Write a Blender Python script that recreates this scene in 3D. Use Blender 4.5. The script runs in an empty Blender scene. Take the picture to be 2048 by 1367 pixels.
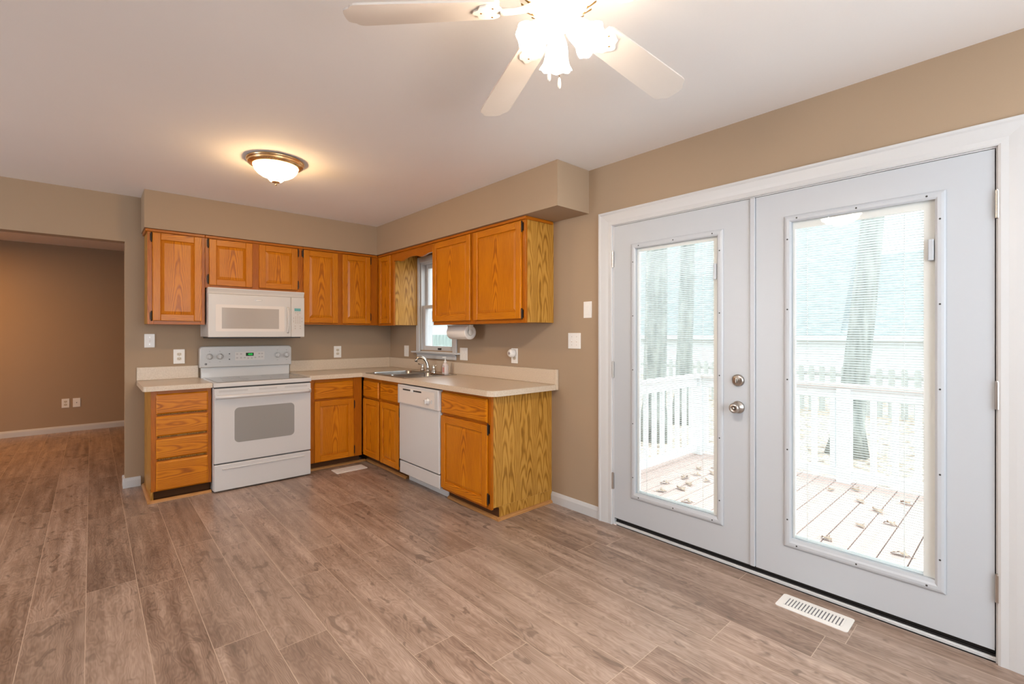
import bpy, bmesh, math, random
from mathutils import Vector, Matrix
random.seed(7)
SC = bpy.context.scene
COL = SC.collection
PI = math.pi
# ------------------------------------------------------------------ camera, sky, lights, exposure
YAW = 0.7355
cam_d = bpy.data.cameras.new('camera'); cam = bpy.data.objects.new('camera', cam_d); COL.objects.link(cam)
cam.location = (-2.6302, -5.0998, 1.2888); cam.rotation_euler = (PI/2, 0, -YAW)
cam_d.sensor_width = 36.0; cam_d.lens = 36.0*935.56/2048
cam_d.shift_x = (1024-1029.24)/2048; cam_d.shift_y = -(683.5-667.85)/2048
cam_d.clip_start = .02; cam_d.clip_end = 300
SC.camera = cam
vs = SC.view_settings
vs.view_transform = 'Standard'; vs.look = 'None'; vs.gamma = 1; vs.use_curve_mapping = False; vs.exposure = 0.48
SKY = 3.6
w = bpy.data.worlds.new('sky'); SC.world = w; w.use_nodes = True
bg = w.node_tree.nodes['Background']; bg.inputs[0].default_value = (.86, .95, 1.0, 1); bg.inputs[1].default_value = SKY
SC.cycles.use_denoising = True
SC.cycles.max_bounces = 10; SC.cycles.diffuse_bounces = 5; SC.cycles.glossy_bounces = 4
SC.cycles.transparent_max_bounces = 24
SC.cycles.sample_clamp_indirect = 8
SC.cycles.caustics_reflective = False; SC.cycles.caustics_refractive = False
WARM = (1.0, .64, .31)
def area(name, loc, rot, sx, sy, power, col=(1, 1, 1), portal=False):
    d = bpy.data.lights.new(name, 'AREA'); d.shape = 'RECTANGLE'; d.size = sx; d.size_y = sy; d.energy = power; d.color = col
    if portal: d.cycles.is_portal = True
    o = bpy.data.objects.new(name, d); COL.objects.link(o); o.location = loc; o.rotation_euler = rot
    return o
# daylight through the glazed doors and the sink window (portals guide the sky light)
area('daylight_portal_doors', (.30, -4.1, 1.03), (0, PI/2, 0), 2.0, 1.8, 1, portal=True)
area('daylight_portal_window', (.30, -1.0, 1.6), (0, PI/2, 0), 1.0, .7, 1, portal=True)
# unseen fill light added behind the camera, at the front wall opening
area('added_front_fill', (-1.7, -6.93, 1.45), (PI/2, 0, 0), 1.9, 1.5, 34, (.80, .91, 1.0))
# added fill lights, upward and from the left; lamp of the next room
area('added_bounce_fill', (-1.9, -6.2, 1.0), (PI, 0, 0), .8, .8, 12, (1.0, .97, .95))
area('added_side_fill', (-6.18, -1.72, 1.40), (0, -PI/2, 0), 1.5, 1.1, 34, (.98, .98, 1.0))  # side fill added to brighten the right wall
area('living_room_lamp', (-4.3, 2.3, 2.40), (0, 0, 0), .5, .5, 34, (1.0, .46, .10))
FAN_L, BULB_L, DOME_L = 26.0, 2100.0, 46.0

# ------------------------------------------------------------------ materials
def mat(name): 
    m = bpy.data.materials.new(name); m.use_nodes = True
    return m, m.node_tree, m.node_tree.nodes['Principled BSDF']
def simple(name, col, rough=.5, metal=0, spec=.5, emit=None, es=0, coat=0, bump=0, bscale=300):
    m, t, b = mat(name)
    b.inputs['Base Color'].default_value = (*col, 1); b.inputs['Roughness'].default_value = rough
    b.inputs['Metallic'].default_value = metal; b.inputs['Specular IOR Level'].default_value = spec
    b.inputs['Coat Weight'].default_value = coat
    if emit: b.inputs['Emission Color'].default_value = (*emit, 1); b.inputs['Emission Strength'].default_value = es
    if bump:
        tc = t.nodes.new('ShaderNodeTexCoord'); n = t.nodes.new('ShaderNodeTexNoise'); n.inputs['Scale'].default_value = bscale
        bp = t.nodes.new('ShaderNodeBump'); bp.inputs['Strength'].default_value = bump; bp.inputs['Distance'].default_value = .002
        t.links.new(tc.outputs['Object'], n.inputs['Vector']); t.links.new(n.outputs[0], bp.inputs['Height']); t.links.new(bp.outputs[0], b.inputs['Normal'])
    return m
class G:
    """tiny node-graph helper"""
    def __init__(s, t): s.t = t
    def v(s, x, sock):
        if isinstance(x, (int, float)): sock.default_value = x
        else: s.t.links.new(x, sock)
    def m(s, op, a, b=0.0, c=0.0):
        n = s.t.nodes.new('ShaderNodeMath'); n.operation = op
        s.v(a, n.inputs[0]); s.v(b, n.inputs[1]); s.v(c, n.inputs[2]); return n.outputs[0]
    def xyz(s, x=0.0, y=0.0, z=0.0):
        n = s.t.nodes.new('ShaderNodeCombineXYZ'); s.v(x, n.inputs[0]); s.v(y, n.inputs[1]); s.v(z, n.inputs[2]); return n.outputs[0]
    def sep(s, v):
        n = s.t.nodes.new('ShaderNodeSeparateXYZ'); s.t.links.new(v, n.inputs[0]); return n.outputs
    def noise(s, vec, scale=1, detail=2, rough=.5, dist=0):
        n = s.t.nodes.new('ShaderNodeTexNoise'); s.t.links.new(vec, n.inputs['Vector']); n.inputs['Scale'].default_value = scale
        n.inputs['Detail'].default_value = detail; n.inputs['Roughness'].default_value = rough; n.inputs['Distortion'].default_value = dist
        return n.outputs[0]
    def white(s, vec):
        n = s.t.nodes.new('ShaderNodeTexWhiteNoise'); n.noise_dimensions = '3D'; s.t.links.new(vec, n.inputs['Vector']); return n.outputs[0]
    def ramp(s, fac, stops):
        n = s.t.nodes.new('ShaderNodeValToRGB'); s.t.links.new(fac, n.inputs[0]); e = n.color_ramp.elements
        while len(e) < len(stops): e.new(.5)
        for k, (p, c) in enumerate(stops): e[k].position = p; e[k].color = (*c, 1)
        return n.outputs[0]
    def mix(s, fac, a, b, mode='MIX'):
        n = s.t.nodes.new('ShaderNodeMix'); n.data_type = 'RGBA'; n.blend_type = mode
        s.v(fac, n.inputs[0])
        for x, k in ((a, 6), (b, 7)):
            if isinstance(x, tuple): n.inputs[k].default_value = (*x, 1)
            else: s.t.links.new(x, n.inputs[k])
        return n.outputs[2]
    def tc(s, which): 
        n = s.t.nodes.new('ShaderNodeTexCoord'); return n.outputs[which]
    def bump(s, h, strength=.2, dist=.002):
        n = s.t.nodes.new('ShaderNodeBump'); n.inputs['Strength'].default_value = strength; n.inputs['Distance'].default_value = dist
        s.t.links.new(h, n.inputs['Height']); return n.outputs[0]

def oak(name, dark, mid, light, fold=0, band=.55, rough=.33):
    m, t, b = mat(name); g = G(t)
    u, v, _ = g.sep(g.tc('UV'))
    uu = u
    if fold: uu = g.m('SUBTRACT', g.m('PINGPONG', u, fold), fold*.35)
    n1 = g.noise(g.xyz(g.m('MULTIPLY', u, 5), g.m('MULTIPLY', v, 1.6), 0), 1, 3, .55)
    f = g.m('ADD', g.m('MULTIPLY', g.m('MULTIPLY', uu, uu), 95), g.m('ADD', g.m('MULTIPLY', v, .50), g.m('MULTIPLY', n1, .60)))
    s = g.m('MULTIPLY_ADD', g.m('SINE', g.m('MULTIPLY', f, 6.2832*10)), .5, .5)
    s = g.m('POWER', s, 1.6)
    fine = g.noise(g.xyz(g.m('MULTIPLY', u, 260), g.m('MULTIPLY', v, 9), 0), 1, 3, .6)
    fine2 = g.noise(g.xyz(g.m('MULTIPLY', u, 700), g.m('MULTIPLY', v, 25), 3.3), 1, 2, .6)
    blot = g.noise(g.xyz(g.m('MULTIPLY', u, 9), g.m('MULTIPLY', v, 2.5), 7), 1, 2)
    fac = g.m('ADD', g.m('MULTIPLY', g.m('SUBTRACT', 1.0, s), band*.62), g.m('ADD', g.m('MULTIPLY', fine, .45), g.m('MULTIPLY', g.m('SUBTRACT', blot, .5), .35)))
    fac = g.m('ADD', fac, g.m('MULTIPLY', g.m('SUBTRACT', fine2, .5), .22))
    c = g.ramp(fac, [(.12, dark), (.42, mid), (.78, light)])
    t.links.new(c, b.inputs['Base Color']); b.inputs['Roughness'].default_value = rough
    b.inputs['Specular IOR Level'].default_value = .28
    t.links.new(g.bump(fac, .12, .001), b.inputs['Normal'])
    return m
OAK = oak('honey_oak', (.27, .070, .002), (.53, .165, .003), (.66, .255, .010), band=.52)
OAK_FRAME = oak('oak_face_frame', (.21, .050, .002), (.43, .120, .003), (.55, .185, .008), band=.40)
OAK_SIDE = oak('oak_side_veneer', (.21, .085, .008), (.42, .200, .030), (.54, .285, .058), fold=.085, band=.72, rough=.4)
OAK_SHOE = oak('oak_shoe_moulding', (.30, .13, .04), (.44, .21, .07), (.52, .27, .10))
OAK_DARK = simple('toe_kick_shade', (.085, .034, .012), .8, spec=.15)  # shade of the toe recess put into a dark brown

def floor_mat():
    m, t, b = mat('vinyl_plank_floor'); g = G(t)
    x, y, _ = g.sep(g.tc('Object'))
    W, L = .1955, 1.22
    xs = g.m('DIVIDE', g.m('ADD', x, .108+W*40), W)
    row = g.m('FLOOR', xs); fx = g.m('SUBTRACT', xs, row)
    rr = g.white(g.xyz(row, 3.1, 1.7))
    ys = g.m('ADD', g.m('DIVIDE', y, L), g.m('MULTIPLY_ADD', rr, .9, 50))
    pl = g.m('FLOOR', ys); fy = g.m('SUBTRACT', ys, pl)
    r1 = g.white(g.xyz(row, pl, .3)); r2 = g.white(g.xyz(row, pl, 8.7)); r3 = g.white(g.xyz(pl, row, 4.2))
    u = g.m('MULTIPLY', g.m('SUBTRACT', fx, .5), W); v = g.m('MULTIPLY', fy, L)
    off = g.m('MULTIPLY', r1, 37.0); off2 = g.m('MULTIPLY', r2, 53.0)
    # growth-ring figure
    n1 = g.noise(g.xyz(g.m('ADD', g.m('MULTIPLY', u, 9), off), g.m('MULTIPLY', v, 2.4), off2), 1, 3, .55)
    uo = g.m('ADD', u, g.m('MULTIPLY_ADD', r3, .16, -.08))
    f = g.m('ADD', g.m('MULTIPLY', n1, 1.5), g.m('MULTIPLY', g.m('MULTIPLY', uo, uo), 40))
    ring = g.m('MULTIPLY_ADD', g.m('SINE', g.m('MULTIPLY', f, 75)), .5, .5)
    # long soft streaks
    st = g.noise(g.xyz(g.m('ADD', g.m('MULTIPLY', u, 24), off), g.m('MULTIPLY', v, 1.3), off2), 1, 4, .6)
    fine = g.noise(g.xyz(g.m('MULTIPLY', x, 330), g.m('MULTIPLY', y, 14), off), 1, 3, .6)
    cloud = g.noise(g.xyz(g.m('ADD', g.m('MULTIPLY', u, 10), off2), g.m('MULTIPLY', v, 4), off), 1, 3, .6, .4)
    tone = g.m('ADD', g.m('MULTIPLY', st, .50), g.m('ADD', g.m('MULTIPLY', fine, .20), g.m('MULTIPLY', ring, .07)))
    tone = g.m('ADD', tone, g.m('ADD', g.m('MULTIPLY', cloud, .26), g.m('MULTIPLY_ADD', r2, .12, -.06)))
    tone = g.m('MULTIPLY_ADD', g.m('SUBTRACT', tone, .515), 1.3, .515)
    c = g.ramp(tone, [(.26, (.115, .070, .050)), (.44, (.235, .158, .119)), (.56, (.33, .232, .180)), (.76, (.50, .378, .312))])
    # knots and mineral marks
    kn = g.noise(g.xyz(g.m('ADD', g.m('MULTIPLY', u, 16), off), g.m('MULTIPLY', v, 7), off2), 1, 2, .5, 1.0)
    kmask = g.m('MULTIPLY', g.m('SMOOTH_MAX', g.m('SUBTRACT', kn, .62), 0.0, .02), 9.0)
    kmask = g.m('MINIMUM', kmask, .62)
    c = g.mix(kmask, c, (.105, .070, .052))
    # grey drift from plank to plank
    c = g.mix(g.m('MULTIPLY', r3, .25), c, (.27, .215, .18))
    # bevelled joints: light on the bevel painted as a thin pale line
    ex = g.m('MULTIPLY', g.m('MINIMUM', fx, g.m('SUBTRACT', 1.0, fx)), W)
    ey = g.m('MULTIPLY', g.m('MINIMUM', fy, g.m('SUBTRACT', 1.0, fy)), L)
    e = g.m('LESS_THAN', g.m('MINIMUM', ex, ey), .0013)
    c = g.mix(g.m('MULTIPLY', e, .75), c, (.55, .43, .34))
    t.links.new(c, b.inputs['Base Color'])
    rg = g.m('MULTIPLY_ADD', fine, .12, .27); t.links.new(rg, b.inputs['Roughness'])
    b.inputs['Specular IOR Level'].default_value = .42
    hh = g.m('SUBTRACT', g.m('MULTIPLY', tone, .4), g.m('MULTIPLY', e, .6))
    t.links.new(g.bump(hh, .10, .002), b.inputs['Normal'])
    return m
FLOOR = floor_mat()

def paint(name, col, var=.04, rough=.75, bump=.10):
    m, t, b = mat(name); g = G(t); o = g.tc('Object')
    n = g.noise(o, 220, 2); n2 = g.noise(o, 3, 2)
    f = g.m('ADD', g.m('MULTIPLY', n, .5), g.m('MULTIPLY', n2, .5))
    c = g.mix(f, tuple(x*(1-var) for x in col), tuple(min(1, x*(1+var)) for x in col))
    t.links.new(c, b.inputs['Base Color']); b.inputs['Roughness'].default_value = rough; b.inputs['Specular IOR Level'].default_value = .3
    t.links.new(g.bump(n, bump, .001), b.inputs['Normal'])
    return m
TAUPE = paint('taupe_wall_paint', (.368, .268, .182))
CEIL = paint('ceiling_paint', (.84, .82, .81), .02, .85)
TRIM = simple('white_trim_paint', (.56, .56, .565), .35)
RAILV = simple('white_blind_rail', (.84, .83, .815), .4)
DOORW = simple('white_door_paint', (.47, .495, .53), .38)
WHITE = simple('white_enamel', (.60, .59, .585), .22, coat=.3)
MWHITE = simple('white_appliance_plastic', (.59, .565, .54), .32)
BISQ = simple('appliance_control_panel', (.69, .63, .58), .35)
GREYTXT = simple('grey_print', (.30, .28, .27), .5)
PLATE = simple('white_wall_plate', (.80, .78, .75), .35)
DARK = simple('dark_slot', (.03, .027, .025), .5)
BLACK = simple('black_rubber', (.012, .009, .008), .6)
BRONZE = simple('dark_bronze_hinge', (.045, .028, .018), .42, .75)
NICKEL = simple('satin_nickel', (.50, .46, .42), .28, 1)
STEEL = simple('stainless_steel', (.50, .49, .47), .24, 1)
CHROME = simple('brushed_nickel_faucet', (.62, .58, .52), .14, 1)
BRASS = simple('polished_brass', (.82, .58, .31), .26, 1)
GOLD = simple('antique_brass_vent', (.32, .19, .06), .35, .8)
FANW = simple('fan_white_enamel', (.80, .76, .70), .35)
BLADE = simple('fan_blade_white', (.66, .60, .55), .45)
PAPER = simple('paper_towel', (.78, .75, .72), .9, bump=.3, bscale=400)
CLEARP = simple('frosted_plastic', (.70, .67, .62), .3)
GREEN = simple('green_clock_digits', (.0, .1, .02), .4, emit=(.02, 1.0, .12), es=1.2)
CYAN = simple('teal_display', (.10, .25, .24), .25, emit=(.1, .5, .45), es=.12)
CTGLASS = simple('ceramic_cooktop_glass', (.17, .155, .135), .10)
def lamp_glass(name, L, col):
    m, t, b = mat(name)
    b.inputs['Base Color'].default_value = (.9, .88, .85, 1); b.inputs['Roughness'].default_value = .3
    b.inputs['Emission Color'].default_value = (*col, 1); b.inputs['Emission Strength'].default_value = L
    return m
SHADE = lamp_glass('lit_frosted_shade', FAN_L, (1.0, .82, .62))
BULB = lamp_glass('lit_bulb', BULB_L, (1.0, .90, .79))
BOWL = lamp_glass('lit_alabaster_bowl', DOME_L, WARM)
def counter_mat():
    m, t, b = mat('beige_laminate'); g = G(t); o = g.tc('Object')
    n = g.noise(o, 160, 3, .7); n2 = g.noise(o, 420, 2, .6)
    c = g.ramp(g.m('ADD', g.m('MULTIPLY', n, .6), g.m('MULTIPLY', n2, .4)), [(.35, (.50, .395, .285)), (.5, (.615, .505, .385)), (.68, (.68, .58, .465))])
    t.links.new(c, b.inputs['Base Color']); b.inputs['Roughness'].default_value = .30
    return m
COUNTER = counter_mat()
def mesh_glass(name, base, dot):
    m, t, b = mat(name); g = G(t); x, y, z = g.sep(g.tc('UV'))
    a = g.m('SINE', g.m('MULTIPLY', x, 1500)); c = g.m('SINE', g.m('MULTIPLY', y, 1500))
    f = g.m('MULTIPLY_ADD', g.m('MULTIPLY', a, c), .5, .5)
    t.links.new(g.mix(f, base, dot), b.inputs['Base Color']); b.inputs['Roughness'].default_value = .12
    b.inputs['Coat Weight'].default_value = .5
    return m
OVENGLASS = mesh_glass('oven_window_screen', (.225, .215, .205), (.335, .325, .315))
MWGLASS = mesh_glass('microwave_window_screen', (.36, .32, .29), (.47, .43, .39))
def thin_glass(name, tint, refl):
    m = bpy.data.materials.new(name); m.use_nodes = True; t = m.node_tree; t.nodes.clear()
    o = t.nodes.new('ShaderNodeOutputMaterial'); mx = t.nodes.new('ShaderNodeMixShader'); tr = t.nodes.new('ShaderNodeBsdfTransparent')
    gl = t.nodes.new('ShaderNodeBsdfGlossy'); gl.inputs['Roughness'].default_value = .02; tr.inputs[0].default_value = (*tint, 1)
    lw = t.nodes.new('ShaderNodeLayerWeight'); lw.inputs['Blend'].default_value = .5; g = G(t)
    fac = g.m('MULTIPLY_ADD', g.m('POWER', lw.outputs['Facing'], 5.0), 1.0-refl, refl)
    t.links.new(fac, mx.inputs[0]); t.links.new(tr.outputs[0], mx.inputs[1]); t.links.new(gl.outputs[0], mx.inputs[2]); t.links.new(mx.outputs[0], o.inputs[0])
    return m
GLASS = thin_glass('clear_window_glass', (.985, .995, .993), .03)
GLASS_OUT = thin_glass('clear_outer_glass', (.975, .99, .988), .015)
def slat_mat():
    m = bpy.data.materials.new('white_blind_slats'); m.use_nodes = True; t = m.node_tree; t.nodes.clear()
    o = t.nodes.new('ShaderNodeOutputMaterial'); mx = t.nodes.new('ShaderNodeMixShader'); d = t.nodes.new('ShaderNodeBsdfDiffuse'); tr = t.nodes.new('ShaderNodeBsdfTranslucent')
    d.inputs[0].default_value = (.88, .90, .90, 1); tr.inputs[0].default_value = (.88, .90, .90, 1); mx.inputs[0].default_value = .5
    t.links.new(d.outputs[0], mx.inputs[1]); t.links.new(tr.outputs[0], mx.inputs[2]); t.links.new(mx.outputs[0], o.inputs[0])
    return m
SLAT = slat_mat()
def litter_mat():
    m, t, b = mat('leaf_litter_ground'); g = G(t); o = g.tc('Object')
    n = g.noise(o, 9, 4, .7); n2 = g.noise(o, 1.2, 2)
    c = g.ramp(n, [(.32, (.12, .085, .06)), (.48, (.36, .28, .215)), (.62, (.56, .46, .37))])
    t.links.new(c, b.inputs['Base Color']); b.inputs['Roughness'].default_value = .9
    return m
LITTER = litter_mat()
def streak(name, a, c, sx, sy, sz, rough=.8):
    m, t, b = mat(name); g = G(t); x, y, z = g.sep(g.tc('Object'))
    n = g.noise(g.xyz(g.m('MULTIPLY', x, sx), g.m('MULTIPLY', y, sy), g.m('MULTIPLY', z, sz)), 1, 4, .6)
    t.links.new(g.ramp(n, [(.3, a), (.7, c)]), b.inputs['Base Color']); b.inputs['Roughness'].default_value = rough
    t.links.new(g.bump(n, .5, .02), b.inputs['Normal'])
    return m
BARK = streak('grey_bark', (.09, .10, .09), (.34, .35, .32), 14, 14, 2)
DECKW = streak('red_brown_deck_boards', (.42, .30, .26), (.50, .365, .32), 1.5, 30, 30, .7)
RAILW = simple('white_vinyl_railing', (.80, .83, .85), .4)
CAPW = simple('weathered_rail_cap', (.62, .55, .52), .6)
PICKW = streak('weathered_picket', (.30, .30, .28), (.40, .40, .37), 20, 20, 2)
PRIVW = streak('grey_green_fence_board', (.20, .25, .235), (.30, .36, .34), 20, 20, 2)
SIDING = simple('white_siding', (.72, .75, .76), .6)
ROOFM = streak('grey_roof_shingles', (.17, .195, .195), (.30, .33, .33), 2.5, 2.5, 22)
LEAFB = streak('dry_oak_leaf', (.27, .18, .12), (.46, .34, .25), 40, 40, 40)
FOLI = streak('grey_green_foliage', (.045, .06, .045), (.17, .20, .17), 6, 6, 6)
SOAPM = simple('soap_bottle_plastic', (.72, .62, .58), .25)
SOAPL = simple('soap_label_pink', (.62, .26, .22), .4)

# ------------------------------------------------------------------ geometry helpers
WLOC = {}
class MB:
    """collects shapes in (along, out-of-wall, up) coordinates and links them as ONE mesh"""
    def __init__(s, T='W'): s.T = T; s.V = []; s.F = []; s.M = []; s.U = []; s.S = []
    def mp(s, p):
        a, d, z = p
        return (a, -d, z) if s.T == 'B' else (-d, -a, z) if s.T == 'R' else (a, d, z)
    def _add(s, verts, faces, m=0, g=2, uo=None, smooth=False, vo=None):
        b = len(s.V); s.V += [s.mp(v) for v in verts]
        n = len(verts); c = [sum(v[k] for v in verts)/n for k in range(3)]
        if uo is None: uo = random.choice((-1, 1))*random.uniform(.04, .09)
        if vo is None: vo = random.uniform(0, 30)
        for f in faces:
            P = [Vector(verts[i]) for i in f]
            nx = Vector((0, 0, 0))
            for i in range(len(P)): nx += P[i].cross(P[(i+1) % len(P)])
            k = max(range(3), key=lambda q: abs(nx[q]))
            if k == g: ax = [q for q in range(3) if q != g]; ua, va = ax
            else: va = g; ua = 3-g-k
            s.F.append([b+i for i in f]); s.M.append(m); s.S.append(smooth)
            s.U.append([(p[ua]-c[ua]+uo, p[va]-c[va]+vo) for p in P])
        return s
    def box(s, a0, a1, d0, d1, z0, z1, bev=0, seg=1, m=0, g=2, uo=None, vo=None):
        a0, a1 = sorted((a0, a1)); d0, d1 = sorted((d0, d1)); z0, z1 = sorted((z0, z1))
        if not bev:
            v = [(x, y, z) for x in (a0, a1) for y in (d0, d1) for z in (z0, z1)]
            f = [(0, 1, 3, 2), (4, 6, 7, 5), (0, 4, 5, 1), (2, 3, 7, 6), (0, 2, 6, 4), (1, 5, 7, 3)]
            return s._add(v, f, m, g, uo, False, vo)
        bm = bmesh.new(); bmesh.ops.create_cube(bm, size=1)
        for q in bm.verts: q.co = Vector(((a0+a1)/2+q.co.x*(a1-a0), (d0+d1)/2+q.co.y*(d1-d0), (z0+z1)/2+q.co.z*(z1-z0)))
        bmesh.ops.bevel(bm, geom=list(bm.edges), offset=min(bev, (a1-a0)*.49, (d1-d0)*.49, (z1-z0)*.49), segments=seg, affect='EDGES', profile=.5)
        bm.verts.index_update()
        v = [tuple(q.co) for q in bm.verts]; f = [[q.index for q in fc.verts] for fc in bm.faces]; bm.free()
        return s._add(v, f, m, g, uo, seg > 2, vo)
    def prism(s, poly, axis, lo, hi, m=0, g=2, smooth=False):
        """poly in the two other axes (in order), extruded along axis"""
        def P(p, h):
            q = [p[0], p[1]]; q.insert(axis, h); return tuple(q)
        n = len(poly); v = [P(p, lo) for p in poly]+[P(p, hi) for p in poly]
        f = [list(range(n)), list(range(2*n-1, n-1, -1))]+[(i, (i+1) % n, n+(i+1) % n, n+i) for i in range(n)]
        return s._add(v, f, m, g, None, smooth)
    def lathe(s, prof, c=(0, 0, 0), axis=(0, 0, 1), n=28, m=0, smooth=True, scallop=None, cap=True):
        """prof: list of (radius, height along axis)"""
        A = Vector(axis).normalized(); X = A.orthogonal().normalized(); Y = A.cross(X); c = Vector(c)
        v = []; f = []
        for k, (r, h) in enumerate(prof):
            for i in range(n):
                t = 2*PI*i/n; rr = r; hh = h
                if scallop: dr, dh = scallop(k/(len(prof)-1), t); rr *= 1+dr; hh += dh
                v.append(tuple(c+A*hh+(X*math.cos(t)+Y*math.sin(t))*rr))
        for k in range(len(prof)-1):
            for i in range(n): f.append((k*n+i, k*n+(i+1) % n, (k+1)*n+(i+1) % n, (k+1)*n+i))
        if prof[0][0] > 1e-6 and not scallop and cap: f.append(list(range(n-1, -1, -1)))
        if prof[-1][0] > 1e-6 and not scallop and cap: f.append([(len(prof)-1)*n+i for i in range(n)])
        return s._add(v, f, m, 2, None, smooth)
    def cyl(s, c, r, h, axis=(0, 0, 1), n=20, m=0): return s.lathe([(r, 0), (r, h)], c, axis, n, m, False)
    def tube(s, pts, r, n=10, m=0):
        pts = [Vector(p) for p in pts]; rs = r if isinstance(r, (list, tuple)) else [r]*len(pts)
        v = []; f = []; X = None
        for k, p in enumerate(pts):
            d = (pts[min(k+1, len(pts)-1)]-pts[max(k-1, 0)]).normalized()
            X = d.orthogonal().normalized() if X is None else (X-d*X.dot(d)).normalized()
            Y = d.cross(X)
            for i in range(n):
                t = 2*PI*i/n; v.append(tuple(p+(X*math.cos(t)+Y*math.sin(t))*rs[k]))
        for k in range(len(pts)-1):
            for i in range(n): f.append((k*n+i, k*n+(i+1) % n, (k+1)*n+(i+1) % n, (k+1)*n+i))
        f.append(list(range(n-1, -1, -1))); f.append([(len(pts)-1)*n+i for i in range(n)])
        return s._add(v, f, m, 2, None, True)
    def build(s, name, mats, parent=None, label=None):
        if not isinstance(mats, (list, tuple)): mats = [mats]
        V = [Vector(v) for v in s.V]
        c = Vector(((min(v.x for v in V)+max(v.x for v in V))/2, (min(v.y for v in V)+max(v.y for v in V))/2, (min(v.z for v in V)+max(v.z for v in V))/2))
        if name in ('floor', 'ground_litter') or name.startswith(('wall', 'ceiling')): c = Vector((0, 0, 0))
        me = bpy.data.meshes.new(name); me.from_pydata([tuple(v-c) for v in V], [], s.F)
        uv = me.uv_layers.new(name='UVMap')
        k = 0
        for fi, p in enumerate(me.polygons):
            p.material_index = s.M[fi]; p.use_smooth = s.S[fi]
            for j, li in enumerate(p.loop_indices): uv.data[li].uv = s.U[fi][j]
        for q in mats: me.materials.append(q)
        bm = bmesh.new(); bm.from_mesh(me); bmesh.ops.recalc_face_normals(bm, faces=bm.faces); bm.to_mesh(me); bm.free()
        o = bpy.data.objects.new(name, me); COL.objects.link(o)
        WLOC[o] = c
        if parent is not None: o.parent = parent; o.location = c-WLOC[parent]
        else: o.location = c
        if label: o['label'] = label
        return o
def thing(name, label, cat, loc, group=None):
    o = bpy.data.objects.new(name, None); COL.objects.link(o); o.location = loc; WLOC[o] = Vector(loc)
    o.empty_display_size = .1; o['label'] = label; o['category'] = cat
    if group: o['group'] = group
    return o
def tag(o, label, cat, group=None):
    o['label'] = label; o['category'] = cat
    if group: o['group'] = group
    return o
def struct(o, label, cat):
    o['kind'] = 'structure'; o['label'] = label; o['category'] = cat; return o
def rrect(x0, x1, y0, y1, r, n=6, corners=(1, 1, 1, 1)):
    P = []
    for k, (cx, cy, a) in enumerate(((x1-r, y1-r, 0), (x0+r, y1-r, 90), (x0+r, y0+r, 180), (x1-r, y0+r, 270))):
        if corners[k]:
            for i in range(n+1):
                t = math.radians(a+90*i/n); P.append((cx+r*math.cos(t), cy+r*math.sin(t)))
        else: P.append(((x1, y1), (x0, y1), (x0, y0), (x1, y0))[k])
    return P

# ------------------------------------------------------------------ room shell
H, DS, ZS = 2.452, .332, 2.146
XO, HO = -2.421, 2.065
WB, FB, FR, LW = .12, -7.0, 3.449, -6.2      # back wall thickness, front wall y, far wall y, left wall x
struct(MB().box(LW, 0.0, FB, FR, -.12, 0).build('floor', FLOOR), 'wood-look plank floor with grey-brown grain', 'floor')
struct(MB().box(LW, .15, FB, FR+.1, H, H+.12).build('ceiling', CEIL), 'smooth off-white ceiling', 'ceiling')
# back wall: solid behind the kitchen, open towards the next room
mb = MB().box(XO, 0, 0, WB, 0, H).box(LW, XO, 0, WB, HO, H)
struct(mb.build('wall_back', TAUPE), 'taupe kitchen wall with wide cased-less opening at its end', 'wall')
struct(MB().box(LW, .15, FR, FR+.1, 0, H).build('wall_far', TAUPE), 'plain tan wall of the room beyond the opening', 'wall')
struct(MB().box(LW-.1, LW, FB, -2.3, 0, H).box(LW-.1, LW, -1.14, FR, 0, H).box(LW-.1, LW, -2.3, -1.14, 0, .6).box(LW-.1, LW, -2.3, -1.14, 2.2, H).build('wall_left', TAUPE), 'taupe side wall', 'wall')  # opening added for the side fill light
DY0, DY1, DZ = -3.185, -5.015, 2.028          # door opening
WY0, WY1, WZ0, WZ1 = -.685, -1.300, 1.120, 2.055   # sink window opening
mb = MB()
for y0, y1, z0, z1 in ((0, WY0, 0, H), (WY0, WY1, 0, WZ0), (WY0, WY1, WZ1, H), (WY1, DY0, 0, H), (DY0, DY1, DZ, H), (DY1, FB, 0, H), (FR, WB, 0, H), (WB, 0, 0, H)):
    mb.box(0, .15, y0, y1, z0, z1)
struct(mb.build('wall_right', TAUPE), 'taupe wall holding the sink window and glazed double door', 'wall')
mb = MB()
for x0, x1, z0, z1 in ((LW, -3.3, 0, H), (-3.3, -.7, 0, .7), (-3.3, -.7, 2.2, H), (-.7, .15, 0, H)): mb.box(x0, x1, FB-.12, FB, z0, z1)
struct(mb.build('wall_front', TAUPE), 'taupe wall behind the viewer with an opening added for the fill light', 'wall')
mb = MB().box(-2.316, -.0005, -DS, -.0005, ZS, H-.0005).box(-DS, -.0005, -2.984, -DS, ZS, H-.0005)
struct(mb.build('wall_soffit', TAUPE), 'taupe boxed soffit above the wall cabinets', 'soffit')
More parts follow.
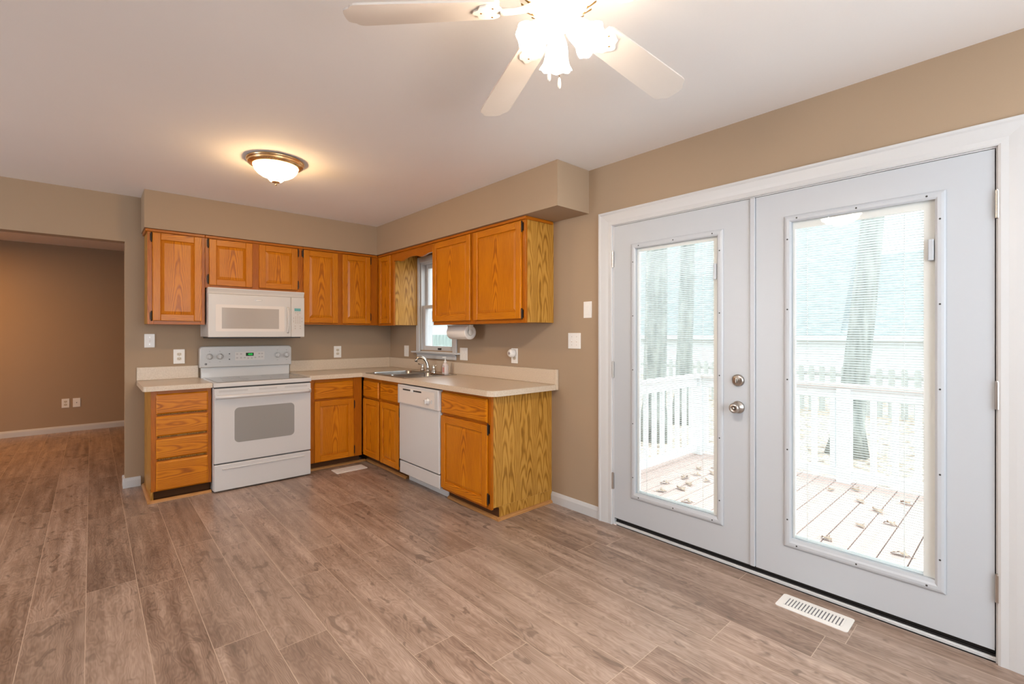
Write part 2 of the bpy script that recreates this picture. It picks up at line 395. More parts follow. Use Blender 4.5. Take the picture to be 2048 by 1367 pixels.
# baseboards: profile in (out, up)
BBP = [(0, 0), (.014, 0), (.014, .058), (.010, .068), (.006, .078), (0, .082)]
def bb(name, runs, label):
    mb = MB()
    for ax, lo, hi, at, sgn in runs:
        if ax == 'y': mb.prism([(at+sgn*p[0], p[1]) for p in BBP], 1, lo, hi)
        else: mb.prism([(at+sgn*p[0], p[1]) for p in BBP], 0, lo, hi)
    return struct(mb.build(name, TRIM), label, 'baseboard')
bb('baseboard_right', [('y', -2.625, -3.078, -.0003, -1), ('y', -5.125, FB, -.0003, -1)], 'white baseboard between the end cabinet and the door casing')
bb('baseboard_back', [('x', XO-.014, -2.318, -.0003, -1), ('y', -.014, WB+.014, XO-.0003, -1), ('x', XO-.014, -1.0, WB+.0003, 1)], 'short white baseboard wrapping the end of the kitchen wall')
bb('baseboard_far', [('x', LW, -.02, FR-.0003, -1)], 'white baseboard along the far tan wall')

# ------------------------------------------------------------------ glazed double door
def casing(name, runs, label, m=TRIM):
    mb = MB()
    for r in runs: mb.box(*r)
    return struct(mb.build(name, m), label, 'trim')
CI0, CI1, CO0, CO1, CZ0, CZ1 = -3.190, -5.012, -3.082, -5.120, 2.024, 2.120
mb = MB()
# mitred casing: profile (offset from inner edge, thickness)
CP = [(0, 0), (0, .011), (.008, .014), (.030, .013), (.050, .016), (.085, .019), (.094, .023), (.106, .023), (.108, .018), (.108, 0)]
def cas_vert(yi, sgn, z0, zi):
    v = []; n = len(CP)
    for o, tck in CP: v.append((-tck-.0004, yi+sgn*o, z0))
    for o, tck in CP: v.append((-tck-.0004, yi+sgn*o, zi+o*.096/.108))
    mb._add(v, [list(range(n)), list(range(2*n-1, n-1, -1))]+[(i, (i+1) % n, n+(i+1) % n, n+i) for i in range(n)])
cas_vert(CI0, 1, 0, CZ0); cas_vert(CI1, -1, 0, CZ0)
v = []; n = len(CP)
for o, tck in CP: v.append((-tck-.0004, CI0+o, CZ0+o*.096/.108))
for o, tck in CP: v.append((-tck-.0004, CI1-o, CZ0+o*.096/.108))
mb._add(v, [list(range(n)), list(range(2*n-1, n-1, -1))]+[(i, (i+1) % n, n+(i+1) % n, n+i) for i in range(n)])
struct(mb.build('trim_1', TRIM), 'white moulded casing around the glazed double door', 'door casing')
mb = MB().box(-.0003, .15, CI0+.005, -3.200, .0, 2.028).box(-.0003, .15, CI1-.003, -5.0065, .0, 2.028).box(-.0003, .15, -3.2, -5.0065, 2.0185, 2.028)
mb.box(.0448, .062, -3.2, -3.216, .026, 2.0185, m=1).box(.0448, .062, -5.0065, -4.985, .026, 2.0185, m=1).box(.0448, .062, -3.216, -4.985, 1.995, 2.0185, m=1)
struct(mb.build('trim_2', [TRIM, BLACK]), 'white door jamb lining the double door opening', 'door jamb')
mb = MB().box(.008, .0222, CI0-.008, CI1+.004, 0.0, .015, .003).box(.0225, .15, CI0-.012, CI1+.008, -.03, .0225, m=1).box(.030, .05, -3.2, -5.0, .0225, .044, m=1)
struct(mb.build('trim_3', [TRIM, BLACK]), 'white strip and dark threshold under the double door', 'threshold')

def exterior_door(name, y0, y1, g, label, hinge_side, knob=False):
    """y0 > y1 slab edges; g: lite rectangle (frame outer, glass) as (fy0, fy1, fz0, fz1, gy0, gy1, gz0, gz1, by0, by1, bz0, bz1)"""
    fy0, fy1, fz0, fz1, gy0, gy1, gz0, gz1, by0, by1, bz0, bz1 = g
    root = thing(name, label, 'door', (0.0, y0 if hinge_side > 0 else y1, .05)); root['kind'] = 'structure'
    mb = MB()
    zb, zt = .048, 2.016
    for a in ((y0, gy0, zb, zt), (gy1, y1, zb, zt), (gy0, gy1, zb, gz0), (gy0, gy1, gz1, zt)): mb.box(0, .044, a[0], a[1], a[2], a[3])
    mb.build('slab', DOORW, root)
    mb = MB()   # bottom sweep
    mb.box(.004, .040, y0-.004, y1+.004, .0445, .0478).build('door_sweep', BLACK, root)
    # moulded glazing frame with screw heads
    mb = MB()
    prof = [(0, 0), (0, .004), (.006, .009), (.014, .011), (.026, .0105), (.034, .006), (1, .003), (1, 0)]
    def ring(pa):
        q = []
        for o, tck in pa:
            fr = o
            if o == 1: Y0, Y1, Z0, Z1 = gy0, gy1, gz0, gz1
            else: Y0, Y1, Z0, Z1 = fy0-fr, fy1+fr, fz0+fr, fz1-fr
            q.append([(-tck-.0003, Y0, Z0), (-tck-.0003, Y1, Z0), (-tck-.0003, Y1, Z1), (-tck-.0003, Y0, Z1)])
        v = [p for r in q for p in r]; f = []
        for k in range(len(q)):
            k2 = (k+1) % len(q)
            for i in range(4): f.append((k*4+i, k*4+(i+1) % 4, k2*4+(i+1) % 4, k2*4+i))
        mb._add(v, f)
    ring(prof)
    off = .018
    for k in range(3):
        yy = fy0-.06-(abs(fy1-fy0)-.12)*k/2
        for zz in (fz0+off, fz1-off): mb.lathe([(.004, 0), (.004, .0012)], (-.0108, yy, zz), (-1, 0, 0), 8, 1, False)
    for k in range(5):
        zz = fz0+.14+(fz1-fz0-.26)*k/4
        for yy in (fy0-off, fy1+off): mb.lathe([(.004, 0), (.004, .0012)], (-.0108, yy, zz), (-1, 0, 0), 8, 1, False)
    mb.build('glazing_frame', [DOORW, DARK], root)
    MB().box(.010, .0125, gy0, gy1, gz0, gz1).build('glass_pane', GLASS, root)
    MB().box(.034, .0365, gy0, gy1, gz0, gz1).build('glass_pane', GLASS_OUT, root)
    # enclosed mini blind: head rail, side rail, slats
    mb = MB()
    mb.box(.015, .032, gy0, gy1, bz1, gz1).box(.015, .032, by1, gy1, gz0, bz1).box(.015, .032, gy0, by0, gz0, bz1)
    bl = mb.build('blind_rail', RAILV, root)
    mb = MB(); z = bz0+.012; tl = math.radians(25); cw, sw = .0062*math.cos(tl), .0062*math.sin(tl)
    while z < bz1-.004:
        v = [(.0235-cw, by0, z+sw), (.0235+cw, by0, z-sw), (.0235+cw, by1, z-sw), (.0235-cw, by1, z+sw)]
        mb._add(v+[(x, y, zz+.0004) for x, y, zz in v], [(0, 1, 2, 3), (7, 6, 5, 4), (0, 4, 5, 1), (1, 5, 6, 2), (2, 6, 7, 3), (3, 7, 4, 0)])
        z += .0115
    mb.box(.017, .030, by0, by1, bz0, bz0+.008)
    for fr in (.11, .87):
        yy = by0+(by1-by0)*fr
        mb.box(.0165, .0171, yy-.0012, yy+.0012, bz0, bz1)
    mb.build('blind_slats', SLAT, root)
    sy = gy1+.004
    mb = MB().box(-.007, .0095, gy1+.004, gy1+.023, 1.600, 1.690, .003).box(-.010, -.006, gy1+.004, gy1+.023, 1.600, 1.606, .001)
    mb.build('blind_slider', DOORW, root)
    hy = y0+.0065 if hinge_side > 0 else y1-.0065
    for zz in (.242, .995, 1.742):
        mb = MB().cyl((-.008, hy, zz), .0068, .107, n=14)
        for k in range(1, 5): mb.cyl((-.008, hy, zz+.107*k/5), .0071, .001, n=14)
        mb.cyl((-.008, hy, zz+.107), .0052, .004, n=10).box(-.0045, .0, hy-.006, hy+.006, zz, zz+.107)
        mb.build('hinge', NICKEL, root)
    if knob:
        c = (-.0005, -4.021, 1.036)
        db = MB().lathe([(.033, 0), (.033, .006), (.030, .012), (.022, .016), (0, .018)], c, (-1, 0, 0)).build('deadbolt', NICKEL, root)
        mb = MB(); mb.box(-.034, -.016, -4.021-.004, -4.021+.004, 1.036-.014, 1.036+.014, .003, 2)
        mb.build('thumb_turn', NICKEL, db)
        c = (-.0005, -4.021, .889)
        kb = MB().lathe([(.034, 0), (.034, .004), (.030, .010), (.016, .014), (.013, .032), (.020, .038), (.027, .048), (.027, .056), (.022, .064), (.013, .066), (.012, .062), (0, .062)], c, (-1, 0, 0)).build('door_knob', NICKEL, root)
        MB().lathe([(.006, .060), (.006, .067), (0, .068)], c, (-1, 0, 0), 12).build('lock_button', NICKEL, kb)
    return root
exterior_door('door_1', -3.200, -4.084, (-3.336, -3.940, .214, 1.879, -3.371, -3.905, .256, 1.860, -3.386, -3.877, .258, 1.826),
              'white glazed door with deadbolt and knob, enclosed blind, nearer the kitchen', 1, True)
exterior_door('door_2', -4.112, -5.003, (-4.250, -4.862, .209, 1.889, -4.285, -4.828, .256, 1.860, -4.296, -4.789, .258, 1.822),
              'white glazed door without a knob, hinged beside the outer casing', -1)
struct(MB().box(-.010, .044, -4.0855, -4.1105, .05, 2.016, .002).build('trim_4', DOORW), 'white astragal strip between the two glazed doors', 'trim')

# ------------------------------------------------------------------ sink window
root = thing('window_1', 'white double-hung window over the sink, partly behind the wall cabinet', 'window', (0, -.993, 1.107)); root['kind'] = 'structure'
mb = MB('R')
mb.box(.617, .682, .0004, .018, 1.107, 2.115, .004).box(1.304, 1.369, .0004, .018, 1.107, 2.115, .004).box(.682, 1.304, .0004, .018, 2.05, 2.115, .004)
mb.build('window_casing', TRIM, root)
mb = MB('R').box(.560, 1.412, -.05, .05, 1.090, 1.108, .004, 2); mb.build('window_stool', TRIM, root)
mb = MB('R').box(.632, 1.354, .0004, .016, 1.036, 1.090, .003).box(.632, 1.354, .0004, .024, 1.075, 1.090, .003); mb.build('window_apron', TRIM, root)
mb = MB('R')
for a in ((.6855, .700, -.14, 0, 1.108, 2.05), (1.285, 1.2995, -.14, 0, 1.108, 2.05), (.70, 1.285, -.14, 0, 2.035, 2.0545), (.70, 1.285, -.14, -.05, 1.1205, 1.13)): mb.box(*a)
mb.build('window_jamb', TRIM, root)
mb = MB('R')
for a in ((.70, .745, 1.108, 1.596), (1.240, 1.285, 1.108, 1.596), (.745, 1.240, 1.108, 1.165), (.745, 1.240, 1.562, 1.596)): mb.box(a[0], a[1], -.055, -.020, a[2], a[3], .003)
sash = mb.build('lower_sash', TRIM, root)
MB('R').box(.745, 1.24, -.040, -.037, 1.165, 1.562).build('glass_pane', GLASS, sash)
MB('R').box(1.005, 1.060, -.020, -.008, 1.128, 1.146, .003).build('sash_lift', BRONZE, sash)
mb = MB('R')
for a in ((.70, .735, 1.562, 2.035), (1.250, 1.285, 1.562, 2.035), (.735, 1.25, 1.562, 1.592), (.735, 1.25, 1.995, 2.035)): mb.box(a[0], a[1], -.095, -.060, a[2], a[3], .003)
sash = mb.build('upper_sash', TRIM, root)
MB('R').box(.735, 1.25, -.080, -.077, 1.592, 1.995).build('glass_pane', GLASS, sash)

# ------------------------------------------------------------------ cabinets
def cab_door(T, a0, a1, z0, z1, d0, parent, hinge=None, hz=(), th=.019, label=None):
    sw = .054; d1 = d0+th
    mb = MB(T)
    mb.box(a0, a0+sw, d0, d1, z0, z1, .004, 2, g=2).box(a1-sw, a1, d0, d1, z0, z1, .004, 2, g=2)
    mb.box(a0+sw, a1-sw, d0, d1-.0004, z0, z0+sw, .003, 1, g=0).box(a0+sw, a1-sw, d0, d1-.0004, z1-sw, z1, .003, 1, g=0)
    A0, A1, Z0, Z1 = a0+sw-.002, a1-sw+.002, z0+sw-.002, z1-sw+.002; e = .026
    lo, hi = d1-.0115, d1-.0045
    v = [(A0, lo, Z0), (A1, lo, Z0), (A1, lo, Z1), (A0, lo, Z1), (A0+e, hi, Z0+e), (A1-e, hi, Z0+e), (A1-e, hi, Z1-e), (A0+e, hi, Z1-e)]
    mb._add(v, [(4, 5, 6, 7), (0, 1, 5, 4), (1, 2, 6, 5), (2, 3, 7, 6), (3, 0, 4, 7), (3, 2, 1, 0)], 0, 2, random.uniform(-.015, .015))
    o = mb.build('door', OAK, parent, label)
    for zz in hz:
        ha = a0-.006 if hinge < 0 else a1+.006
        hb = MB(T).cyl((ha, d0+.010, zz), .0055, .066, n=10).box(ha-.010 if hinge < 0 else ha, ha if hinge < 0 else ha+.010, d0+.0002, d0+.004, zz+.004, zz+.062)
        hb.lathe([(.0035, 0), (.006, .005), (0, .009)], (ha, d0+.010, zz+.066), n=8).lathe([(.0035, 0), (.006, .005), (0, .009)], (ha, d0+.010, zz), (0, 0, -1), n=8)
        hb.build('hinge', BRONZE, o)
    return o
def drawer(T, a0, a1, z0, z1, d0, parent, name='drawer', label=None):
    mb = MB(T); d1 = d0+.019; e = .011
    mb.box(a0, a1, d0, d1-.006, z0, z1, .003, 1, g=0)
    v = [(a0, d1-.006, z0), (a1, d1-.006, z0), (a1, d1-.006, z1), (a0, d1-.006, z1), (a0+e, d1, z0+e), (a1-e, d1, z0+e), (a1-e, d1, z1-e), (a0+e, d1, z1-e)]
    v = [(x+(.003 if x == a0 else -.003 if x == a1 else 0), y, z+(.003 if z == z0 else -.003 if z == z1 else 0)) for x, y, z in v]
    mb._add(v, [(4, 5, 6, 7), (0, 1, 5, 4), (1, 2, 6, 5), (2, 3, 7, 6), (3, 0, 4, 7), (3, 2, 1, 0)], 0, 0, random.uniform(-.02, .02))
    return mb.build(name, OAK, parent, label)
def face_frame(T, a0, a1, z0, z1, d0, d1, stiles, rails, parent):
    mb = MB(T)
    for s0, s1 in stiles: mb.box(s0, s1, d0, d1, z0, z1, .0015, 1, g=2)
    ss = sorted(stiles)
    for r0, r1 in rails:
        for k in range(len(ss)-1): mb.box(ss[k][1], ss[k+1][0], d0, d1-.0005, r0, r1, .0012, 1, g=0)
    return mb.build('face_frame', OAK_FRAME, parent)
def top_strip(T, a0, a1, d, parent, ret=()):
    mb = MB(T).box(a0, a1, d, d+.014, 2.122, ZS-.0005, .005, 2, g=0)
    for x0, x1, y0, y1 in ret: mb.box(x0, x1, y0, y1, 2.122, ZS-.0005, .004, 2, g=1)
    return mb.build('top_moulding', OAK_FRAME, parent)
UF0, UF1 = .278, .297                     # wall cabinet face frame depth
def upper(T, a0, a1, z0, label, doors, stiles, rails, loc, body=OAK_SIDE, name='wall_cabinet'):
    c = thing(name, label, 'cabinet', loc)
    e = .0006
    MB(T).box(a0+e, a1-e, .0006, UF0, z0+.004, 2.1415, .001, 1, g=2, uo=.02).build('carcass', body, c)
    face_frame(T, a0+e, a1-e, z0, 2.142, UF0, UF1, stiles, rails, c)
    for d in doors: cab_door(T, *d[:4], UF1, c, *d[4:])
    return c
c = upper('B', -2.294, -1.9, 1.370, 'tall narrow oak wall cabinet at the open end of the kitchen wall', [(-2.262, -1.926, 1.400, 2.116, -1, (2.046, 1.404))],
          [(-2.294, -2.254), (-1.934, -1.9006)], [(1.370, 1.412), (2.104, 2.142)], (-2.097, 0, 1.37))
top_strip('B', -2.308, -1.9, UF1, c, [(-2.308, -2.2945, .02, UF1)])
c = upper('B', -1.9, -1.09, 1.692, 'short oak wall cabinet with two doors above the microwave', [(-1.872, -1.536, 1.716, 2.116, -1, (2.046, 1.735)), (-1.480, -1.142, 1.716, 2.116, 1, (2.046, 1.735))],
          [(-1.8994, -1.864), (-1.544, -1.472), (-1.150, -1.0906)], [(1.692, 1.728), (2.104, 2.142)], (-1.495, 0, 1.69))
top_strip('B', -1.8999, -1.0901, UF1, c)
c = upper('B', -1.09, -.001, 1.385, 'oak wall cabinet with two tall doors between microwave and corner', [(-1.085, -.749, 1.402, 2.116, -1, (2.046,)), (-.700, -.397, 1.402, 2.116, 1, (2.046, 1.440))],
          [(-1.0894, -1.072), (-.757, -.692), (-.405, -.2975)], [(1.385, 1.414), (2.104, 2.142)], (-.60, 0, 1.385))
top_strip('B', -1.0899, -.3125, UF1, c)
c = upper('R', .2985, .646, 1.380, 'narrow one-door oak wall cabinet in the corner beside the sink window', [(.334, .598, 1.402, 2.116, None, ())],
          [(.2991, .342), (.590, .6454)], [(1.380, 1.414), (2.104, 2.142)], (0, -.47, 1.38))
top_strip('R', .3125, .646, UF1, c)
c = upper('R', 1.410, 2.640, 1.372, 'long two-door oak wall cabinet hanging beside the sink window', [(1.418, 1.988, 1.402, 2.116, -1, (1.43,)), (2.034, 2.604, 1.402, 2.116, 1, (2.040, 1.405))],
          [(1.4106, 1.452), (1.980, 2.042), (2.596, 2.6394)], [(1.372, 1.414), (2.104, 2.142)], (0, -2.03, 1.372))
top_strip('R', 1.410, 2.654, UF1, c, [(2.6405, 2.654, .02, UF1)])
# valance with a scalloped lower edge
low = [(.6465, 2.052), (.70, 2.052), (.735, 2.047), (.77, 2.039), (.80, 2.034), (.84, 2.033), (.88, 2.037), (.93, 2.045), (.98, 2.049), (1.03, 2.049), (1.08, 2.045), (1.13, 2.037), (1.18, 2.033), (1.22, 2.034), (1.255, 2.039), (1.29, 2.046), (1.33, 2.052), (1.4095, 2.052)]
low = [(a, z-.004+(.010 if .85 < a < 1.16 else 0)) for a, z in low]
mb = MB('R')
n = len(low); v = []
for d in (UF0, UF1): v += [(a, d, z) for a, z in low]+[(a, d, 2.142) for a, z in low]
f = []
for i in range(n-1):
    f += [(i, i+1, n+i+1, n+i), (2*n+i, 3*n+i, 3*n+i+1, 2*n+i+1), (i, 2*n+i, 2*n+i+1, i+1), (n+i, n+i+1, 3*n+i+1, 3*n+i)]
f += [(0, n, 3*n, 2*n), (n-1, 3*n-1, 4*n-1, 2*n-1)]
mb._add(v, f, 0, 0)
mb.box(.6465, 1.4095, UF1, UF1+.014, 2.122, ZS-.0005, .005, 2, g=0)
tag(mb.build('valance', OAK_FRAME), 'scalloped oak valance board across the top of the sink window', 'valance')

BF0, BF1 = .582, .601                     # base cabinet face frame depth
TK = .535
def base(T, a0, a1, label, loc, stiles, rails, zb=.092, top=.8755, ct=.8648):
    c = thing('base_cabinet', label, 'cabinet', loc); e = .0006
    mb = MB(T).box(a0+e, a1-e, .0006, BF0, zb, min(top, ct), .001, 1, g=2, uo=.02)
    mb.box(a0+e, a1-e, .0006, TK-.004, .0004, zb, 0, 1, g=2)
    mb.build('carcass', OAK_SIDE, c)
    face_frame(T, a0+e, a1-e, zb-.010, ct, BF0, BF1, stiles, rails, c)
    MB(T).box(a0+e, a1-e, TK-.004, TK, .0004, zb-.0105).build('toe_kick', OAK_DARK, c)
    return c
def shoe_mould(T, runs, parent):
    mb = MB(T)
    P = [(0, .0004), (.022, .0004), (.021, .008), (.017, .014), (.010, .019), (0, .021)]
    for ax, lo, hi, at, sgn in runs:
        if ax == 'a': mb.prism([(at+sgn*p[0], p[1]) for p in P], 0, lo, hi, g=0)
        else: mb.prism([(at+sgn*p[0], p[1]) for p in P], 1, lo, hi, g=1)
    return mb.build('shoe_moulding', OAK_SHOE, parent)
c = base('B', -2.294, -1.902, 'narrow oak base cabinet with four drawers beside the range', (-2.098, -.3, 0), [(-2.294, -2.254), (-1.936, -1.9026)], [(.082, .094), (.300, .315), (.476, .490), (.650, .664), (.820, .8545)], ct=.8545)
for z0, z1 in ((.674, .828), (.505, .655), (.330, .482), (.086, .309)): drawer('B', -2.264, -1.927, z0, z1, BF1, c)
shoe_mould('B', [('a', -2.316, -1.9026, .596, 1), ('d', .018, .618, -2.2938, -1)], c)
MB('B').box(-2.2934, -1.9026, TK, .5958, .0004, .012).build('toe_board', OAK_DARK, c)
MB('B').box(-2.294, -2.278, TK, BF0, .0125, .0815, g=2).build('side_foot', OAK_SIDE, c)
c = base('B', -1.1365, -.6225, 'oak base cabinet with one drawer and one door between range and corner', (-.88, -.3, 0), [(-1.1365, -1.078), (-.72, -.6231)], [(.082, .10), (.655, .686), (.825, .8648)])
drawer('B', -1.088, -.714, .676, .834, BF1, c); cab_door('B', -1.088, -.710, .088, .660, BF1, c, 1, (.565, .12))
shoe_mould('B', [('a', -1.1360, -.56, TK+.0003, 1)], c)
c = base('R', .0010, 1.367, 'oak sink base cabinet with two false drawer fronts and two narrow doors', (-.3, -.95, 0), [(.602, .632), (.948, .998), (1.34, 1.3664)], [(.082, .10), (.655, .684), (.825, .8648)], top=.725)
drawer('R', .622, .957, .672, .831, BF1, c, 'false_drawer'); drawer('R', .989, 1.349, .676, .831, BF1, c, 'false_drawer')
cab_door('R', .622, .957, .092, .652, BF1, c, -1, ()); cab_door('R', .992, 1.346, .088, .656, BF1, c, 1, (.560, .12))
shoe_mould('R', [('a', .54, 1.3664, TK+.0003, 1)], c)
c = base('R', 2.020, 2.621, 'oak end base cabinet beside the dishwasher, wood-grain end panel facing the doors', (-.3, -2.32, 0), [(2.020, 2.040), (2.575, 2.6204)], [(.082, .115), (.655, .692), (.835, .8648)])
drawer('R', 2.023, 2.586, .678, .842, BF1, c); cab_door('R', 2.023, 2.588, .104, .660, BF1, c, 1, (.602, .122))
shoe_mould('R', [('a', 2.0206, 2.643, TK+.0003, 1), ('d', .002, TK+.022, 2.6212, 1)], c)

# ------------------------------------------------------------------ countertops
ct = thing('countertop', 'short beige laminate countertop left of the range', 'countertop', (-2.12, -.32, .876))
MB('B').prism(rrect(-2.345, -1.9015, .0006, .645, .035, 6, (0, 1, 0, 0)), 2, .8552, .893).build('worktop', COUNTER, ct)
MB('B').box(-2.345, -1.9095, .0006, .020, .8932, 1.006, .003, 1).build('backsplash', COUNTER, ct)
ct = thing('countertop', 'L-shaped beige laminate countertop holding the sink', 'countertop', (-.5, -.9, .876))
mb = MB()
mb.box(-1.1365, -.645, -.645, -.0006, .8655, .905)
mb.box(-.645, -.0006, -.715, -.0006, .8655, .905)
mb.box(-.645, -.608, -1.452, -.715, .8655, .905).box(-.098, -.0006, -1.452, -.715, .8655, .905)
P = rrect(-.645, -.0006, -2.684, -1.452, .075, 8, (0, 0, 1, 0))
mb.prism(P, 2, .8655, .905)
mb.build('worktop', COUNTER, ct)
MB().box(-1.1285, -.021, -.020, -.0006, .9052, 1.018, .003, 1).box(-.0205, -.0006, -2.668, -.0006, .9052, 1.018, .003, 1).build('backsplash', COUNTER, ct)
MB().box(-.023, -.0006, -2.690, -2.6685, .8655, 1.020, .002, 1).build('end_cap', COUNTER, ct)

# ------------------------------------------------------------------ sink, faucet, soap
sk = thing('kitchen_sink', 'stainless double-bowl sink set into the corner worktop', 'sink', (-.352, -1.12, .905))
def bowl(x0, x1, y0, y1, zt, zb):
    v = []; rings = [(0, zt, .05), (.004, zt-.006, .05), (.012, zb+.03, .05), (.022, zb+.008, .05), (.045, zb, .05)]
    n = 0
    for ins, z, r in rings:
        P = rrect(x0+ins, x1-ins, y0+ins, y1-ins, r, 5); n = len(P); v += [(p[0], p[1], z) for p in P]
    f = []
    for k in range(len(rings)-1):
        for i in range(n): f.append((k*n+i, k*n+(i+1) % n, (k+1)*n+(i+1) % n, (k+1)*n+i))
    f.append([(len(rings)-1)*n+i for i in range(n)])
    return v, f, n
mb = MB()
B1, B2 = (-.585, -.165, -1.065, -.735), (-.585, -.165, -1.435, -1.105)
zt = .9105
for Bq in (B1, B2):
    v, f, n = bowl(Bq[0], Bq[1], Bq[2], Bq[3], zt, .735); mb._add(v, f, 0, 2, None, True)
# rim deck as strips around the bowls plus corner fillers
RX0, RX1, RY0, RY1 = -.628, -.078, -1.472, -.695
def rimbox(x0, x1, y0, y1): mb.box(x0, x1, y0, y1, .9053, zt, .0015, 1)
rimbox(RX0, B1[0], RY0, RY1); rimbox(B1[1], RX1, RY0, RY1)
rimbox(B1[0], B1[1], B1[3], RY1); rimbox(B1[0], B1[1], B2[3], B1[2]); rimbox(B1[0], B1[1], RY0, B2[2])
for Bq in (B1, B2):
    for cx, cy, sx, sy in ((Bq[0], Bq[2], 1, 1), (Bq[1], Bq[2], -1, 1), (Bq[0], Bq[3], 1, -1), (Bq[1], Bq[3], -1, -1)):
        P = [(cx, cy)]+[(cx+sx*(.05-.05*math.sin(t)), cy+sy*(.05-.05*math.cos(t))) for t in [PI/2*i/5 for i in range(6)]]
        mb.prism(P, 2, zt-.003, zt)
mb.build('basin', STEEL, sk)
for Bq in (B1, B2):
    MB().lathe([(.045, 0), (.040, .003), (.030, .001), (0, .0005)], ((Bq[0]+Bq[1])/2, (Bq[2]+Bq[3])/2, .7352), n=24).build('drain_strainer', CHROME, sk)
fx, fy = -.118, -1.027
fc = thing('faucet', 'brushed nickel two-handle faucet with arched spout behind the sink', 'faucet', (fx, fy, zt))
MB().prism(rrect(fx-.026, fx+.026, fy-.130, fy+.130, .025, 6), 2, zt+.0003, zt+.008).build('base_plate', CHROME, fc)
mb = MB().lathe([(.025, 0), (.023, .010), (.017, .022), (.016, .030)], (fx, fy, zt+.008), n=20)
sp_ = [(0, .012), (.002, .045), (.010, .085), (.026, .118), (.050, .140), (.078, .147), (.102, .140), (.116, .122), (.120, .102)]
mb.tube([(fx-.88*o, fy+.47*o, zt+h) for o, h in sp_], [.017, .0165, .0155, .0145, .0135, .013, .013, .0135, .0145], 16)
mb.build('spout', CHROME, fc)
for s in (1, -1):
    hy = fy+s*.105
    MB().lathe([(.024, 0), (.023, .012), (.016, .028), (.011, .050), (.013, .056), (.009, .064), (0, .068)], (fx, hy, zt+.008), n=18).tube(
        [(fx, hy, zt+.064), (fx-.008, hy+s*.03, zt+.068), (fx-.012, hy+s*.062, zt+.072)], [.0055, .0045, .0065], 8).build('handle', CHROME, fc)
sx, sy = -.105, -1.315
sp = thing('soap_dispenser', 'pump bottle of hand soap with pinkish label beside the faucet', 'soap bottle', (sx, sy, zt))
mb = MB()
mb.prism(rrect(sx-.022, sx+.022, sy-.034, sy+.034, .016, 5), 2, zt+.0003, zt+.075, smooth=False)
mb.lathe([(.030, 0), (.026, .012), (.014, .026), (.013, .034)], (sx, sy, zt+.075), n=18)
mb.build('bottle', SOAPM, sp)
MB().box(sx-.0228, sx-.0222, sy-.016, sy+.014, zt+.012, zt+.06).build('label', SOAPL, sp)
MB().cyl((sx, sy, zt+.109), .013, .014).cyl((sx, sy, zt+.123), .005, .030, n=10).box(sx-.034, sx+.010, sy-.008, sy+.008, zt+.150, zt+.160, .003, 2).build('pump', PLATE, sp)

# ------------------------------------------------------------------ range
X0, X1 = -1.8985, -1.1395
rg = thing('electric_range', 'white freestanding electric range with ceramic cooktop and oven window', 'range', ((X0+X1)/2, -.34, 0))
MB('B').box(X0, X1, .012, .640, .012, .856, .003).box(X0+.03, X1-.03, .03, .60, .0003, .012).build('body', WHITE, rg)
mb = MB('B').box(X0-.001, X1+.001, .06, .684, .8565, .8925, .006, 2); mb.build('cooktop_frame', WHITE, rg)
ck = MB('B').box(X0+.028, X1-.028, .085, .645, .8926, .8950, .001).build('cooktop_glass', CTGLASS, rg)
for cx, cy, r in ((X0+.2, .46, .10), (X1-.2, .46, .085), (X0+.2, .23, .075), (X1-.2, .23, .10)):
    P = []
    MB('B').lathe([(r, 0), (r, .0004), (r-.003, .0004), (r-.003, 0)], (cx, cy, .8951), n=40, cap=False).build('burner_ring', GREYTXT, ck)
mb = MB('B').box(X0+.004, X1-.004, .012, .060, .8565, .990, .004); mb.build('riser', WHITE, rg)
# control backguard, rounded top corners
mb = MB('B'); P = rrect(X0-.008, X1+.008, .984, 1.176, .030, 7, (1, 1, 0, 0)); mb.prism(P, 1, .012, .078)
P2 = rrect(X0-.002, X1+.002, .990, 1.170, .026, 7, (1, 1, 0, 0)); n = len(P)
v = [(p[0], .078, p[1]) for p in P]+[(p[0], .084, p[1]) for p in P2]
mb._add(v, [list(range(n, 2*n))]+[(i, (i+1) % n, n+(i+1) % n, n+i) for i in range(n)])
bg_ = mb.build('backguard', MWHITE, rg)
BD = .0843
for ka in (-1.833, -1.752, -1.262, -1.178):
    kn = MB('B').lathe([(.028, 0), (.027, .004), (.022, .008), (.020, .020), (.018, .022), (0, .022)], (ka, BD, 1.084), (0, 1, 0), 24).box(ka-.0045, ka+.0045, BD+.02, BD+.031, 1.084-.018, 1.084+.018, .002).build('knob', MWHITE, bg_)
for ka in (-1.833, -1.752, -1.262, -1.178):
    mb = MB('B')
    for k in range(11):
        t = math.radians(-150+30*k); mb.box(ka+.034*math.sin(t)-.0012, ka+.034*math.sin(t)+.0012, BD, BD+.0005, 1.084+.034*math.cos(t)-.0012, 1.084+.034*math.cos(t)+.0012)
    mb.box(ka-.006, ka+.006, BD, BD+.0005, 1.034, 1.037).box(ka-.003, ka+.003, BD, BD+.0005, 1.130, 1.135).build('dial_marking', GREYTXT, bg_)
for zz in (1.106, 1.055): MB('B').lathe([(.005, 0), (.005, .001)], (-1.676, BD, zz), (0, 1, 0), 12).build('indicator_light', DARK, bg_)
MB('B').lathe([(.010, 0), (.010, .001)], (-1.862, BD, 1.017), (0, 1, 0), 18).build('round_badge', GREYTXT, bg_)
pnl = MB('B').box(-1.630, -1.380, BD-.0002, BD+.0006, 1.042, 1.120).build('touch_panel', BISQ, bg_)
TBM = simple('touch_button_grey', (.52, .45, .41), .4)
